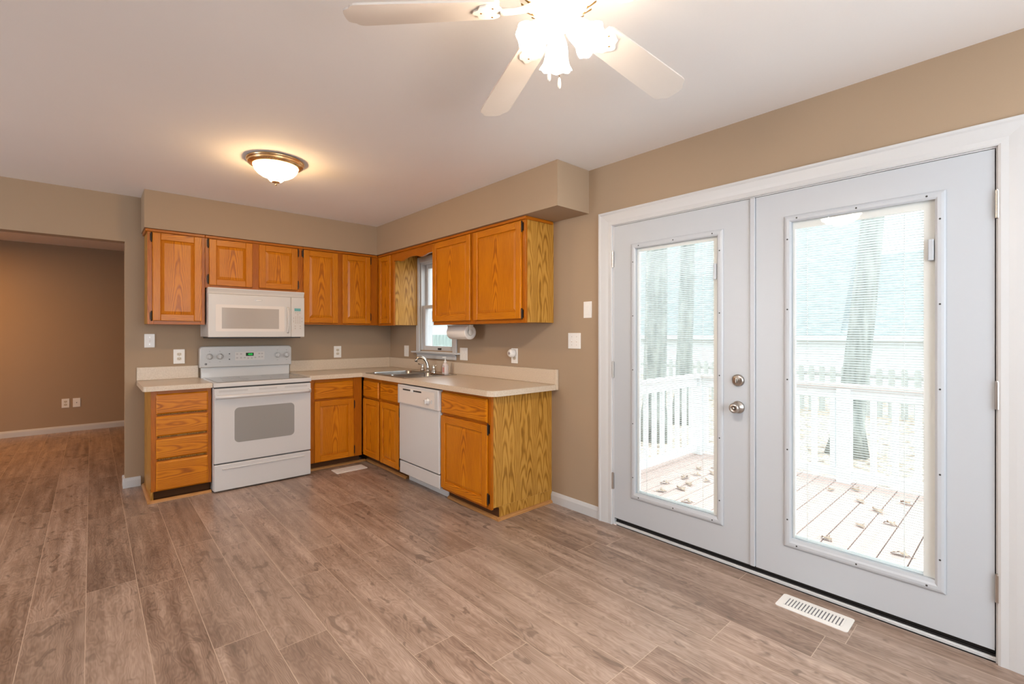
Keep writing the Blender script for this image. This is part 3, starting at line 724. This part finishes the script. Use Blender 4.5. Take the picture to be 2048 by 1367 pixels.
for bx, bz in ((-1.613, 1.102), (-1.580, 1.102), (-1.613, 1.066), (-1.580, 1.066), (-1.550, 1.066), (-1.520, 1.061), (-1.490, 1.061), (-1.460, 1.066), (-1.425, 1.102), (-1.400, 1.102), (-1.425, 1.070), (-1.400, 1.070)):
    MB('B').box(bx-.008, bx+.008, BD+.0006, BD+.0014, bz-.006, bz+.006, .0003).build('touch_button', TBM, pnl)
ds = MB('B').box(-1.540, -1.474, BD+.0006, BD+.002, 1.082, 1.112).build('clock_display', simple('clock_window', (.004, .03, .008), .15), pnl)
SEG = {'1': 'bc', '0': 'abcdef', '2': 'abged'}
mb = MB('B')
def digit(ch, a, z, wd, ht):
    t = .0016; y0, y1 = BD+.002, BD+.0024
    S = {'a': (0, wd, ht-t, ht), 'd': (0, wd, 0, t), 'g': (0, wd, ht/2-t/2, ht/2+t/2), 'f': (0, t, ht/2, ht), 'e': (0, t, 0, ht/2), 'b': (wd-t, wd, ht/2, ht), 'c': (wd-t, wd, 0, ht/2)}
    for k in SEG[ch]: q = S[k]; mb.box(a+q[0], a+q[1], y0, y1, z+q[2], z+q[3])
for ch, a in (('1', -1.528), ('0', -1.511), ('0', -1.495)): digit(ch, a, 1.090, .009, .015)
for zz in (1.094, 1.100): mb.box(-1.515, -1.5135, BD+.002, BD+.0024, zz, zz+.0016)
mb.build('clock_digits', GREEN, ds)
# oven door
mb = MB('B'); FD = .678
mb.box(X0+.002, X1-.002, .6415, FD, .236, .846, .006, 2)
od = mb.build('oven_door', WHITE, rg)
mb = MB('B'); mb.prism(rrect(-1.752, -1.285, .392, .680, .035, 7), 1, FD-.004, FD+.0016)
mb.build('oven_window', OVENGLASS, od)
pts = []
for k in range(25):
    t = k/24; a = X0+.012+(X1-X0-.024)*t; bow = .028*(1-abs(2*t-1)**6)
    pts.append((a, FD+.008+bow, .778))
mb = MB('B').tube(pts, .015, 12)
mb.box(X0+.003, X0+.024, FD-.004, FD+.014, .758, .798, .005, 2).box(X1-.024, X1-.003, FD-.004, FD+.014, .758, .798, .005, 2)
mb.build('oven_handle', WHITE, od)
mb = MB('B')
for s0, s1 in ((X0+.035, X0+.245), (X0+.33, X0+.47), (X1-.225, X1-.035)):
    for zz in (.818, .826): mb.box(s0, s1, FD-.002, FD+.0006, zz-.0013, zz+.0013)
mb.build('vent_slots', GREYTXT, od)
mb = MB('B').box(X0+.002, X1-.002, .6405, FD-.002, .012, .226, .006, 2)
mb.prism([(FD-.006, .196), (FD+.006, .188), (FD+.004, .182), (FD-.006, .184)], 0, X0+.06, X1-.06)
mb.build('storage_drawer', WHITE, rg)
MB('B').box(X0+.004, X1-.004, .62, .646, .227, .2352).build('shadow_gap', DARK, rg)
MB('B').box(X0+.004, X1-.004, .62, .655, .8465, .8563).build('shadow_gap', DARK, rg)

# ------------------------------------------------------------------ microwave
M0, M1, MZ0, MZ1 = -1.8935, -1.1065, 1.262, 1.6905
mw = thing('microwave_oven', 'white over-the-range microwave with handle and keypad', 'microwave', ((M0+M1)/2, -.2, MZ0))
MB('B').box(M0+.003, M1-.003, .0008, .362, MZ0+.004, MZ1, .002).build('housing', MWHITE, mw)
MB('B').box(M0+.02, M1-.02, .03, .34, MZ0-.010, MZ0+.0038).build('underside', DARK, mw)
mb = MB('B'); P = [(.362, 1.640), (.378, 1.640), (.384, 1.662), (.392, 1.682), (.392, MZ1), (.362, MZ1)]
mb.prism(P, 0, M0, M1)
for k in range(3): mb.box(M0+.01, M1-.01, .372, .3815, 1.645+.006*k, 1.648+.006*k, m=1)
mb.build('vent_grille', [MWHITE, BISQ], mw)
mb = MB('B').box(M0, -1.229, .3625, .398, MZ0, 1.6385, .006, 2)
md = mb.build('door', MWHITE, mw)
mb = MB('B')
P = rrect(-1.838, -1.286, 1.313, 1.546, .008, 4); mb.prism(P, 1, .397, .3988); mb.build('window_border', BISQ, md)
MB('B').box(-1.793, -1.335, .3985, .3995, 1.337, 1.520).build('window_screen', MWGLASS, md)
pts = [(-1.258, .396+.030*math.sin(PI*k/14)**.6, 1.302+.236*k/14) for k in range(15)]
mb = MB('B').tube(pts, .0095, 10); mb.build('handle', MWHITE, md)
mb = MB('B'); P = [(-1.504+.032*math.cos(2*PI*k/28), 1.596+.0105*math.sin(2*PI*k/28)) for k in range(28)]
mb.prism(P, 1, .397, .4005); P = [(-1.504+.024*math.cos(2*PI*k/28), 1.596+.0055*math.sin(2*PI*k/28)) for k in range(28)]
mb.prism(P, 1, .4, .4015, m=1); mb.build('oval_badge', [NICKEL, BISQ], md)
cp = MB('B').box(-1.2275, M1, .3625, .396, MZ0, 1.6385, .005, 2).build('control_panel', MWHITE, mw)
MB('B').box(-1.198, -1.141, .3958, .3968, 1.508, 1.534).build('display', CYAN, cp)
KEYM = simple('keypad_print', (.46, .41, .37), .5)
for r, (zz, xs) in enumerate(((1.492, 3), (1.473, 1), (1.452, 3), (1.434, 3), (1.415, 3), (1.397, 3), (1.365, 2), (1.343, 2))):
    for k in range(xs):
        xx = -1.168+(k-(xs-1)/2)*(.019 if xs == 3 else .046)
        MB('B').box(xx-.0055, xx+.0055, .3958, .3966, zz-.0045, zz+.0045).build('key', KEYM, cp)
for zz in (1.44, 1.41):
    MB('B').box(-1.209, -1.203, .3958, .3966, zz-.01, zz+.01).build('key', KEYM, cp)
    MB('B').box(-1.133, -1.126, .3958, .3966, zz-.008, zz+.008).build('key', KEYM, cp)

# ------------------------------------------------------------------ dishwasher
dw = thing('dishwasher', 'white built-in dishwasher under the worktop', 'dishwasher', (-.3, -1.695, 0))
D0, D1 = 1.3725, 2.0165
MB('R').box(D0+.004, D1-.004, .01, .590, .08, .725).build('tub', DARK, dw)
mb = MB('R').box(D0, D1, .5905, .640, .690, .8545, .006, 2)
cp = mb.build('control_panel', WHITE, dw)
MB('R').box(D0+.03, D1-.05, .6395, .6412, .702, .828, .001).build('panel_face', BISQ, cp)
mb = MB('R').box(1.468, 1.770, .6412, .6425, .810, .822)
mb.build('vent_slot', DARK, cp)
MB('R').box(1.610, 1.648, .6425, .652, .803, .825, .003, 2).build('latch', PLATE, cp)
MB('R').lathe([(.027, 0), (.026, .006), (.020, .010), (.017, .020), (0, .021)], (1.872, .6412, .752), (0, 1, 0), 24).box(1.868, 1.876, .6592, .672, .735, .770, .002).build('dial', WHITE, cp)
MB('R').box(1.918, 1.934, .6412, .647, .738, .768, .002).build('rocker_button', WHITE, cp)
mb = MB('R')
for k in range(12):
    t = 2*PI*k/12; mb.box(1.872+.034*math.cos(t)-.0015, 1.872+.034*math.cos(t)+.0015, .6412, .6416, .752+.034*math.sin(t)-.0015, .752+.034*math.sin(t)+.0015)
mb.box(1.80, 1.825, .6412, .6416, .750, .753); mb.build('dial_markings', GREYTXT, cp)
MB('R').box(D0+.010, D1-.004, .5905, .628, .199, .6888, .004, 2).build('door', WHITE, dw)
MB('R').box(D0+.010, D1-.004, .5905, .624, .084, .188, .004, 2).build('access_panel', WHITE, dw)
MB('R').box(D0+.02, D1-.002, .50, .540, .0004, .0795, .003).build('toe_panel', simple('toe_panel_grey', (.60, .60, .60), .4), dw)

# ------------------------------------------------------------------ paper towel
pt = thing('paper_towel_holder', 'white paper towel roll in a holder under the long wall cabinet', 'paper towel', (-.16, -1.62, 1.371))
d, zc = .155, 1.305
MB('R').box(1.45, 1.80, d-.022, d+.022, 1.365, 1.3715, .002).box(1.447, 1.453, d-.014, d+.014, zc-.012, 1.366, .002).build('bracket', CLEARP, pt)
MB('R').box(1.790, 1.797, d-.022, d+.022, zc, 1.366, .002).lathe([(.028, 0), (.026, .007), (0, .008)], (1.790, d, zc), (1, 0, 0), 24).build('end_arm', CLEARP, pt)
MB('R').lathe([(.022, 0), (.062, 0), (.0625, .003), (.0625, .277), (.062, .28), (.022, .28), (.022, 0)], (1.503, d, zc), (1, 0, 0), 40).box(1.455, 1.79, d-.006, d+.006, zc-.006, zc+.006).build('paper_roll', PAPER, pt)

# ------------------------------------------------------------------ wall plates
def plate(T, name, a, z, wd, ht, kind, label, cat, group=None):
    r = thing(name, label, cat, MB(T).mp((a, 0, z)), group)
    MB(T).box(a-wd/2, a+wd/2, .0006, .006, z-ht/2, z+ht/2, .002, 2).build('wall_plate', PLATE, r)
    if kind == 'duplex':
        for s in (-1, 1):
            zz = z+s*.020
            o = MB(T).prism(rrect(a-.017, a+.017, zz-.014, zz+.014, .010, 5), 1, .006, .0078).build('receptacle', PLATE2, r)
            MB(T).box(a-.008, a-.0055, .0078, .0081, zz-.004, zz+.006).box(a+.0055, a+.008, .0078, .0081, zz-.003, zz+.006).box(a-.002, a+.002, .0078, .0081, zz-.010, zz-.006).build('slots', DARK, o)
        MB(T).cyl((a, .006, z), .003, .001, (0, 1, 0), 8).build('screw', NICKEL, r)
    elif kind.startswith('toggle'):
        k = int(kind[6:]); 
        for i in range(k):
            aa = a+(i-(k-1)/2)*.046
            MB(T).box(aa-.005, aa+.005, .006, .007, z-.012, z+.012, m=1).box(aa-.004, aa+.004, .0065, .016, z-.001, z+.009, .0015).build('toggle', [PLATE, BISQ], r)
            for zz in (z-.030, z+.030): MB(T).cyl((aa, .006, zz), .003, .001, (0, 1, 0), 8).build('screw', NICKEL, r)
    elif kind == 'rocker':
        MB(T).box(a-.0165, a+.0165, .006, .0085, z-.033, z+.033, .001).build('rocker', PLATE, r)
    elif kind == 'combo':
        for i, aa in enumerate((a-.023, a+.023)):
            for s in (-1, 1): MB(T).box(aa-.016, aa+.016, .006, .0085, z+s*.017-.015, z+s*.017+.015, .001).build('rocker', PLATE, r)
    elif kind == 'jack':
        MB(T).box(a-.008, a+.008, .006, .009, z-.007, z+.007, .001).box(a-.005, a+.005, .009, .0094, z-.004, z+.004, m=1).build('jack', [PLATE, DARK], r)
    return r
PLATE2 = simple('ivory_receptacle', (.62, .55, .44), .4)
plate('B', 'light_switch', -2.258, 1.232, .072, .117, 'toggle1', 'white light switch on the wall above the short countertop', 'light switch')
plate('B', 'wall_outlet', -2.050, 1.090, .083, .128, 'duplex', 'white plate with cream duplex outlet just above the short backsplash', 'outlet')
plate('B', 'wall_outlet', -.632, 1.096, .080, .126, 'duplex', 'white duplex outlet on the back wall between range and corner', 'outlet')
plate('R', 'light_switch', .385, 1.100, .096, .122, 'rocker', 'white rocker switch between the corner and the sink window', 'light switch')
plate('R', 'wall_outlet', 1.475, 1.100, .118, .118, 'combo', 'white two-gang plate just past the sink window', 'light switch')
plate('R', 'wall_outlet', 2.196, 1.108, .078, .125, 'duplex', 'white outlet carrying the plug-in device above the worktop', 'outlet')
plate('R', 'blank_wall_plate', 2.974, 1.463, .072, .117, 'rocker', 'plain white wall plate high beside the door casing', 'wall plate')
plate('R', 'light_switch', 2.850, 1.240, .118, .115, 'toggle2', 'white double toggle switch plate beside the double door', 'light switch')
for xx, kd, lb in ((-2.882, 'duplex', 'white outlet low on the far tan wall, further from the kitchen'), (-2.775, 'jack', 'white jack plate low on the far tan wall, nearer the kitchen')):
    r = plate('B', 'wall_outlet' if kd == 'duplex' else 'wall_jack', xx, .379, .075, .118, kd, lb, 'outlet')
    for o in [r]+list(r.children): pass
    r.location.y += FR
pg = thing('plug_in_freshener', 'rounded white plug-in device on the worktop outlet', 'air freshener', (-.02, -2.190, 1.128))
MB('R').lathe([(.030, 0), (.034, .012), (.034, .035), (.028, .046), (0, .050)], (2.190, .0085, 1.130), (0, 1, 0), 24).build('body', PLATE, pg)
MB('R').lathe([(.011, 0), (.011, .003), (0, .0035)], (2.190, .0570, 1.130), (0, 1, 0), 16).build('sensor_lens', simple('grey_lens', (.35, .30, .30), .3), pg)

# ------------------------------------------------------------------ floor registers
def register(x0, x1, y0, y1, along, label, nlouv):
    r = thing('floor_register', label, 'floor vent', ((x0+x1)/2, (y0+y1)/2, 0))
    mb = MB(); bx = .030
    mb.prism(rrect(x0, x1, y0, y1, .012, 4), 2, .0003, .0035)
    mb.build('vent_plate', PLATE, r)
    MB().box(x0+bx, x1-bx, y0+bx, y1-bx, .0036, .0040).build('vent_opening', simple('register_shadow', (.18, .18, .19), .6), r)
    mb = MB()
    for k in range(nlouv+1):
        if along == 'y': yy = y0+bx+(y1-y0-2*bx)*k/nlouv; mb.box(x0+bx, x1-bx, yy-.0038, yy+.0038, .0040, .0062)
        else: xx = x0+bx+(x1-x0-2*bx)*k/nlouv; mb.box(xx-.0032, xx+.0032, y0+bx, y1-bx, .0040, .0062)
    if along == 'x': mb.box(x0+bx, x1-bx, (y0+y1)/2-.004, (y0+y1)/2+.004, .0040, .0064)
    mb.build('louvres', PLATE, r)
register(-.213, -.078, -4.567, -4.277, 'y', 'white metal floor register in front of the glazed doors', 17)
register(-.950, -.652, -.805, -.650, 'x', 'white floor register in front of the corner cabinets', 26)

# ------------------------------------------------------------------ ceiling dome light
lx, ly = -1.710, -1.690
cl = thing('ceiling_light', 'flush dome light with brass ring glowing over the kitchen', 'ceiling light', (lx, ly, H))
MB().lathe([(.168, 0), (.176, .003), (.177, .010), (.170, .015), (.166, .019), (.170, .024), (.166, .030), (.156, .034), (.150, .040), (.138, .044), (.136, .040), (.10, .02)], (lx, ly, H-.0004), (0, 0, -1), 56).build('brass_ring', BRASS, cl)
MB().lathe([(.1355, .040), (.134, .052), (.126, .070), (.110, .088), (.088, .102), (.062, .112), (.052, .116), (.046, .126), (.036, .136), (.020, .142)], (lx, ly, H), (0, 0, -1), 56, scallop=lambda q, t: (.012*math.cos(24*t) if q > .6 else 0, 0)).build('glass_bowl', BOWL, cl)
MB().lathe([(.026, .138), (.024, .144), (.010, .148), (.006, .156), (.007, .162), (0, .167)], (lx, ly, H), (0, 0, -1), 20).build('finial', BRASS, cl)

# ------------------------------------------------------------------ ceiling fan
FX, FY, FZ = -1.565, -4.125, 2.292
fan = thing('ceiling_fan', 'white five-blade ceiling fan with three lit glass shades', 'ceiling fan', (FX, FY, H))
MB().lathe([(.075, 0), (.078, .010), (.070, .030), (.045, .045), (.020, .05)], (FX, FY, H-.0004), (0, 0, -1), 36).build('canopy', FANW, fan)
MB().lathe([(.05, .035), (.105, .045), (.125, .060), (.128, .105), (.120, .128), (.095, .150), (.07, .154)], (FX, FY, H), (0, 0, -1), 48).build('motor_housing', FANW, fan)
mb = MB()
for k in range(20):
    t = 2*PI*k/20; c_, s_ = math.cos(t), math.sin(t)
    v = []
    for r0, ww in ((.088, .0045), (.118, .0022)):
        for sg in (-1, 1): v.append((FX+r0*c_-sg*ww*s_, FY+r0*s_+sg*ww*c_, H-(.1560 if r0 < .11 else .1345)))
    v += [(x, y, z+.004) for x, y, z in v]
    mb._add(v, [(0, 1, 3, 2), (4, 6, 7, 5), (0, 4, 5, 1), (2, 3, 7, 6), (0, 2, 6, 4), (1, 5, 7, 3)])
mb.build('motor_vent', GOLD, fan)
PH, DROOP, RB = 2.468, math.atan(.08), .647
for k in range(5):
    a = PH-k*math.radians(72)
    R = Matrix.Translation((FX, FY, FZ)) @ Matrix.Rotation(a, 4, 'Z') @ Matrix.Rotation(DROOP, 4, 'Y') @ Matrix.Rotation(math.radians(-11), 4, 'X')
    half = [(.185, .048), (.20, .054), (.40, .061), (.595, .066), (.608, .064), (.617, .058), (.624, .047), (.634, .042), (.643, .034), (.646, .020), (RB, 0)]
    out = half+[(r, -w_) for r, w_ in reversed(half[:-1])]
    n = len(out)
    v = [R @ Vector((r, w_, -.003)) for r, w_ in out]+[R @ Vector((r, w_, .003)) for r, w_ in out]
    bl = MB()._add([tuple(p) for p in v], [list(range(n)), list(range(2*n-1, n-1, -1))]+[(i, (i+1) % n, n+(i+1) % n, n+i) for i in range(n)]).build('blade', BLADE, fan)
    # blade iron: shaped plate with screws, arm to the motor
    mb = MB()
    pl = [(.175, .010), (.185, .030), (.20, .040), (.225, .042), (.245, .034), (.250, .018), (.262, .010), (.266, 0)]
    out = pl+[(r, -w_) for r, w_ in reversed(pl[:-1])]; n = len(out)
    v = [R @ Vector((r, w_, -.0085)) for r, w_ in out]+[R @ Vector((r, w_, -.0032)) for r, w_ in out]
    mb._add([tuple(p) for p in v], [list(range(n)), list(range(2*n-1, n-1, -1))]+[(i, (i+1) % n, n+(i+1) % n, n+i) for i in range(n)])
    mb.tube([tuple(R @ Vector(p)) for p in ((.085, 0, .004), (.11, 0, -.002), (.14, 0, -.006), (.182, 0, -.006))], [.012, .010, .009, .012], 10)
    for r, w_ in ((.205, .027), (.205, -.027), (.240, 0)):
        p = R @ Vector((r, w_, -.0085)); mb.lathe([(.004, 0), (.003, .001), (0, .0012)], tuple(p), (0, 0, -1), 8, 1)
    mb.build('blade_iron', [FANW, BRASS], fan)
MB().lathe([(.062, .148), (.062, .158), (.046, .165), (.043, .176), (.043, .196), (.040, .204)], (FX, FY, H), (0, 0, -1), 36).build('switch_housing', FANW, fan)
fit = MB().lathe([(.040, .2035), (.036, .212), (.030, .222), (.022, .234), (.012, .242), (0, .245)], (FX, FY, H), (0, 0, -1), 30).build('light_kit', FANW, fan)
fw = Vector((math.sin(YAW), math.cos(YAW), 0))
for k in range(3):
    t = 2*PI*k/3
    dv = (Matrix.Rotation(t, 3, 'Z') @ fw)
    ax = (dv*.70+Vector((0, 0, -.72))).normalized()
    nk = Vector((FX, FY, H-.212))+dv*.024
    ar = MB().lathe([(.013, 0), (.014, .012), (.019, .020), (.019, .026)], tuple(nk), tuple(ax), 18).build('lamp_socket', FANW, fit)
    pr = [(.020, .018), (.027, .030), (.033, .048), (.036, .066), (.038, .082), (.043, .098), (.053, .112), (.050, .111), (.041, .097), (.036, .082), (.034, .066), (.031, .048)]
    MB().lathe(pr, tuple(nk), tuple(ax), 40, scallop=lambda q, tt: (.05*max(0, math.sin(q*PI)-.6)*math.cos(8*tt), .006*max(0, math.sin(q*PI)-.6)*math.cos(8*tt))).build('glass_shade', SHADE, ar)
    MB().lathe([(.010, .026), (.013, .040), (.020, .054), (.0225, .066), (.018, .080), (.008, .087), (0, .088)], tuple(nk), tuple(ax), 16).build('bulb', BULB, ar)
for kx, ky, zt_ in ((-.020, .030, 2.082), (.012, .018, 2.066)):
    rx = Vector((math.cos(YAW), -math.sin(YAW), 0))
    p = Vector((FX, FY, 0))+rx*(kx-.012)-fw*ky
    q = Vector((FX, FY, 0))+rx*(kx-.012)*.9-fw*.036
    ch = MB().tube([(q.x, q.y, H-.20), (p.x, p.y, H-.23), (p.x, p.y, zt_)], .0010, 6).build('pull_chain', BRASS, fan)
    MB().lathe([(.002, 0), (.004, .004), (.0055, .018), (.005, .028), (.003, .033), (0, .034)], (p.x, p.y, zt_), (0, 0, -1), 12).build('chain_pull', FANW, ch)

# ------------------------------------------------------------------ outside: deck, railing, yard
ZD = -.10
mb = MB(); y = -6.55; k = 0
while y < -2.46:
    mb.box(.152, 2.72, y+.002, y+.146, ZD-.03, ZD, .003, 1, g=0); y += .150
mb.box(.152, 2.70, -6.5, -2.5, ZD-.25, ZD-.04, m=1)
tag(mb.build('deck', [DECKW, DARK]), 'weathered reddish deck of long boards outside the glazed doors', 'deck')
def railing(name, ax, at, lo, hi, posts, label, pitch=.1555, phase=0):
    r = thing(name, label, 'railing', ((at, (lo+hi)/2, ZD) if ax == 'y' else ((lo+hi)/2, at, ZD)))
    def bx(mb, l0, l1, t, z0, z1, bev=.003):
        return mb.box(at-t/2, at+t/2, l0, l1, z0, z1, bev) if ax == 'y' else mb.box(l0, l1, at-t/2, at+t/2, z0, z1, bev)
    bx(MB(), lo, hi, .14, .790, .822).build('rail_cap', CAPW, r)
    bx(MB(), lo, hi, .045, .690, .7895).build('top_rail', RAILW, r)
    bx(MB(), lo, hi, .045, ZD+.045, ZD+.125).build('bottom_rail', RAILW, r)
    for p in posts: bx(MB(), p-.055, p+.055, .11, ZD+.0004, .7895).build('post', RAILW, r)
    p = lo+phase; kk = 0
    while p < hi and kk < 90:
        if all(abs(p-q) > .08 for q in posts): bx(MB(), p-.022, p+.022, .038, ZD+.126, .6895).build('baluster', RAILW, r)
        p += pitch; kk += 1
    return r
railing('deck_railing', 'y', 2.62, -6.5, -2.43, (-6.4, -3.92, -2.49), 'white deck railing running parallel to the house', phase=.028)
railing('deck_railing', 'x', -2.49, .22, 2.55, (.30,), 'white deck railing running out from the house to the deck corner', phase=.05)
# fallen leaves: copies of one curled lobed leaf
def leaf_mesh():
    half = []
    for k in range(17):
        t = k/16; w_ = .032*math.sin(PI*min(1, t*1.02))**.7*(1+.42*math.cos(t*PI*7)); half.append((t*.12-.06, max(.001, w_)))
    v = [(x, 0, .010+.012*math.cos(x*40)) for x, _ in half]; n = len(half)
    v += [(x, w_, .006+.020*abs(w_)/.03*(1+.6*math.sin(x*70))) for x, w_ in half]+[(x, -w_, .006+.014*abs(w_)/.03*(1-.5*math.sin(x*60))) for x, w_ in half]
    f = []
    for i in range(n-1): f += [(i, i+1, n+i+1, n+i), (i+1, i, 2*n+i, 2*n+i+1)]
    mb = MB()._add(v, f, 0, 0, None, True)
    mb.tube([(-.058, 0, .004), (-.075, .004, .002), (-.092, .010, .006)], .0012, 5)
    return mb
lf = leaf_mesh().build('fallen_leaf', LEAFB)
LEAF_H = max(v.co.z for v in lf.data.vertices)-min(v.co.z for v in lf.data.vertices)+.0012
sm = lf.modifiers.new('thickness', 'SOLIDIFY'); sm.thickness = .0006
spots = [(2.02, -3.46), (2.20, -3.58), (1.84, -3.56), (2.42, -4.04), (2.24, -3.90), (1.92, -4.30), (2.10, -4.14), (1.68, -4.42), (1.50, -4.26), (1.14, -4.56), (1.32, -4.72), (1.06, -4.16), (2.30, -4.42),
         (1.33, -2.82), (1.47, -2.97), (1.62, -2.86), (1.66, -3.05), (1.81, -3.14), (1.27, -3.01), (1.78, -2.88), (1.93, -2.98), (2.00, -3.16), (1.09, -2.90), (2.0, -2.80), (2.16, -2.92), (1.02, -3.20)]
for k, (x, y) in enumerate(spots):
    o = lf if k == 0 else lf.copy()
    if k: COL.objects.link(o)
    o.rotation_euler = (0, 0, random.uniform(0, 6.28)); s_ = random.uniform(.62, .9); o.scale = (s_, s_, s_*random.uniform(.8, 1.3))
    o.location = (x, y, ZD+.0012+LEAF_H/2*o.scale.z)
    tag(o, 'dry curled brown oak leaf lying on the deck boards', 'leaf', 'fallen oak leaves on the deck')
struct(MB().box(.16, 60, -40, 40, -.70, -.52).build('ground_litter', LITTER), 'yard covered in pale brown leaf litter', 'ground')
def pix(u, Z):
    X = (u-1029.24)/935.56*Z; s_, c_ = math.sin(YAW), math.cos(YAW)
    return cam.location.x+Z*s_+X*c_, cam.location.y+Z*c_-X*s_
def tree(b, t, r0, r1, label, branches=()):
    tr = thing('tree', label, 'tree', (b[0], b[1], -.52))
    pts = []; rs = []
    for k in range(13):
        q = k/12; pts.append((b[0]+(t[0]-b[0])*q+.03*math.sin(q*7), b[1]+(t[1]-b[1])*q+.03*math.cos(q*5), -.54+(t[2]+.54)*q)); rs.append(r0+(r1-r0)*q+(.10*(1-q*12) if q < .08 else 0))
    MB().tube(pts, rs, 18).build('trunk', BARK, tr)
    for (q, dx, dy, dz, rr) in branches:
        i = int(q*12); p = pts[i]
        MB().tube([p, (p[0]+dx*.4, p[1]+dy*.4, p[2]+dz*.35), (p[0]+dx, p[1]+dy, p[2]+dz)], [rr, rr*.75, rr*.35], 10).build('branch', BARK, tr)
    return tr
x, y = pix(1310, 8.0); tree((x, y), (x+.05, y+.0, 7.0), .20, .15, 'thick straight tree trunk behind the deck, nearest the kitchen', [(.55, .8, -1.0, 1.6, .07), (.62, -.4, 1.0, 1.5, .06)])
x, y = pix(1367, 9.5); tree((x, y), (x+.1, y-.1, 7.5), .165, .12, 'slimmer straight tree trunk standing beside the thicker one', [(.5, .6, -1.1, 1.7, .06)])
x, y = pix(1698, 7.0); x2, y2 = pix(1742, 7.0); tree((x, y), (x2+.15, y2-.15, 5.5), .185, .11, 'leaning tree trunk behind the deck railing, seen through the knobless door', [(.62, .6, .9, 1.5, .06), (.7, -.3, -1.2, 1.4, .05)])
# picket fence across the yard
pf = thing('picket_fence', 'grey weathered picket fence across the leaf-covered yard', 'fence', (10.1, -1, -.52))
for zz in (-.2, .32): MB().box(10.12, 10.16, -8.0, 6.6, zz, zz+.08).build('rail', PICKW, pf)
k = 0; y = -7.6; p0 = None
while y < 6.5:
    if p0 is None: p0 = MB().prism([(y-.06, -.515), (y+.06, -.515), (y+.06, .50), (y+.03, .55), (y-.03, .55), (y-.06, .50)], 0, 10.095, 10.118).build('picket', PICKW, pf); base_y = y; py = p0.location.y
    else:
        o = p0.copy(); COL.objects.link(o); o.parent = pf; o.location.y = py+(y-base_y)
    y += .215
# neighbour's house beyond the fence
nh = thing('neighbor_house', 'white-sided house with a broad grey shingle roof beyond the picket fence', 'house', (17, 0, -.52))
mb = MB().box(16, 26, -9, 16, -.52, 1.25)
for k in range(12): mb.prism([(15.985, -.5+.14*k), (16.0, -.5+.14*k), (16.0, -.37+.14*k)], 1, -9, 16)
mb.build('siding', SIDING, nh)
MB().prism([(15.5, 1.15), (15.5, 1.27), (18.4, 5.62), (26.5, 1.27), (26.5, 1.15)], 1, -.9, 16.4).build('roof', ROOFM, nh)
MB().prism([(15.5, 1.15), (15.5, 1.27), (19.5, 4.30), (25.5, 1.27), (25.5, 1.15)], 1, -9.4, -.9).build('roof', ROOFM, nh)
MB().box(15.40, 15.5, -9.4, 16.4, 1.10, 1.25).build('gutter', SIDING, nh)
# privacy fence and white house seen through the sink window
pv = thing('privacy_fence', 'grey-green board fence seen through the sink window', 'fence', (6.5, 9, -.52))
MB().box(2.5, 12, 9.06, 9.10, .9, 1.0).build('rail', PRIVW, pv)
x = 2.6
b0 = None
while x < 11.8:
    if b0 is None: b0 = MB().box(x-.072, x+.072, 9.035, 9.06, -.518, 1.27, .004).build('board', PRIVW, pv); bx_, bl_ = x, b0.location.x
    else:
        o = b0.copy(); COL.objects.link(o); o.parent = pv; o.location.x = bl_+(x-bx_)
    x += .15
sh = thing('house_behind_fence', 'white shed behind the board fence outside the sink window', 'dwelling', (8, 14, -.52))
MB().box(3, 13, 13, 16, -.518, 1.9).build('walls', SIDING, sh)
MB().prism([(12.6, 1.85), (12.6, 1.95), (14.5, 3.4), (16.4, 1.95), (16.4, 1.85)], 0, 2.7, 13.3).build('roof', ROOFM, sh)
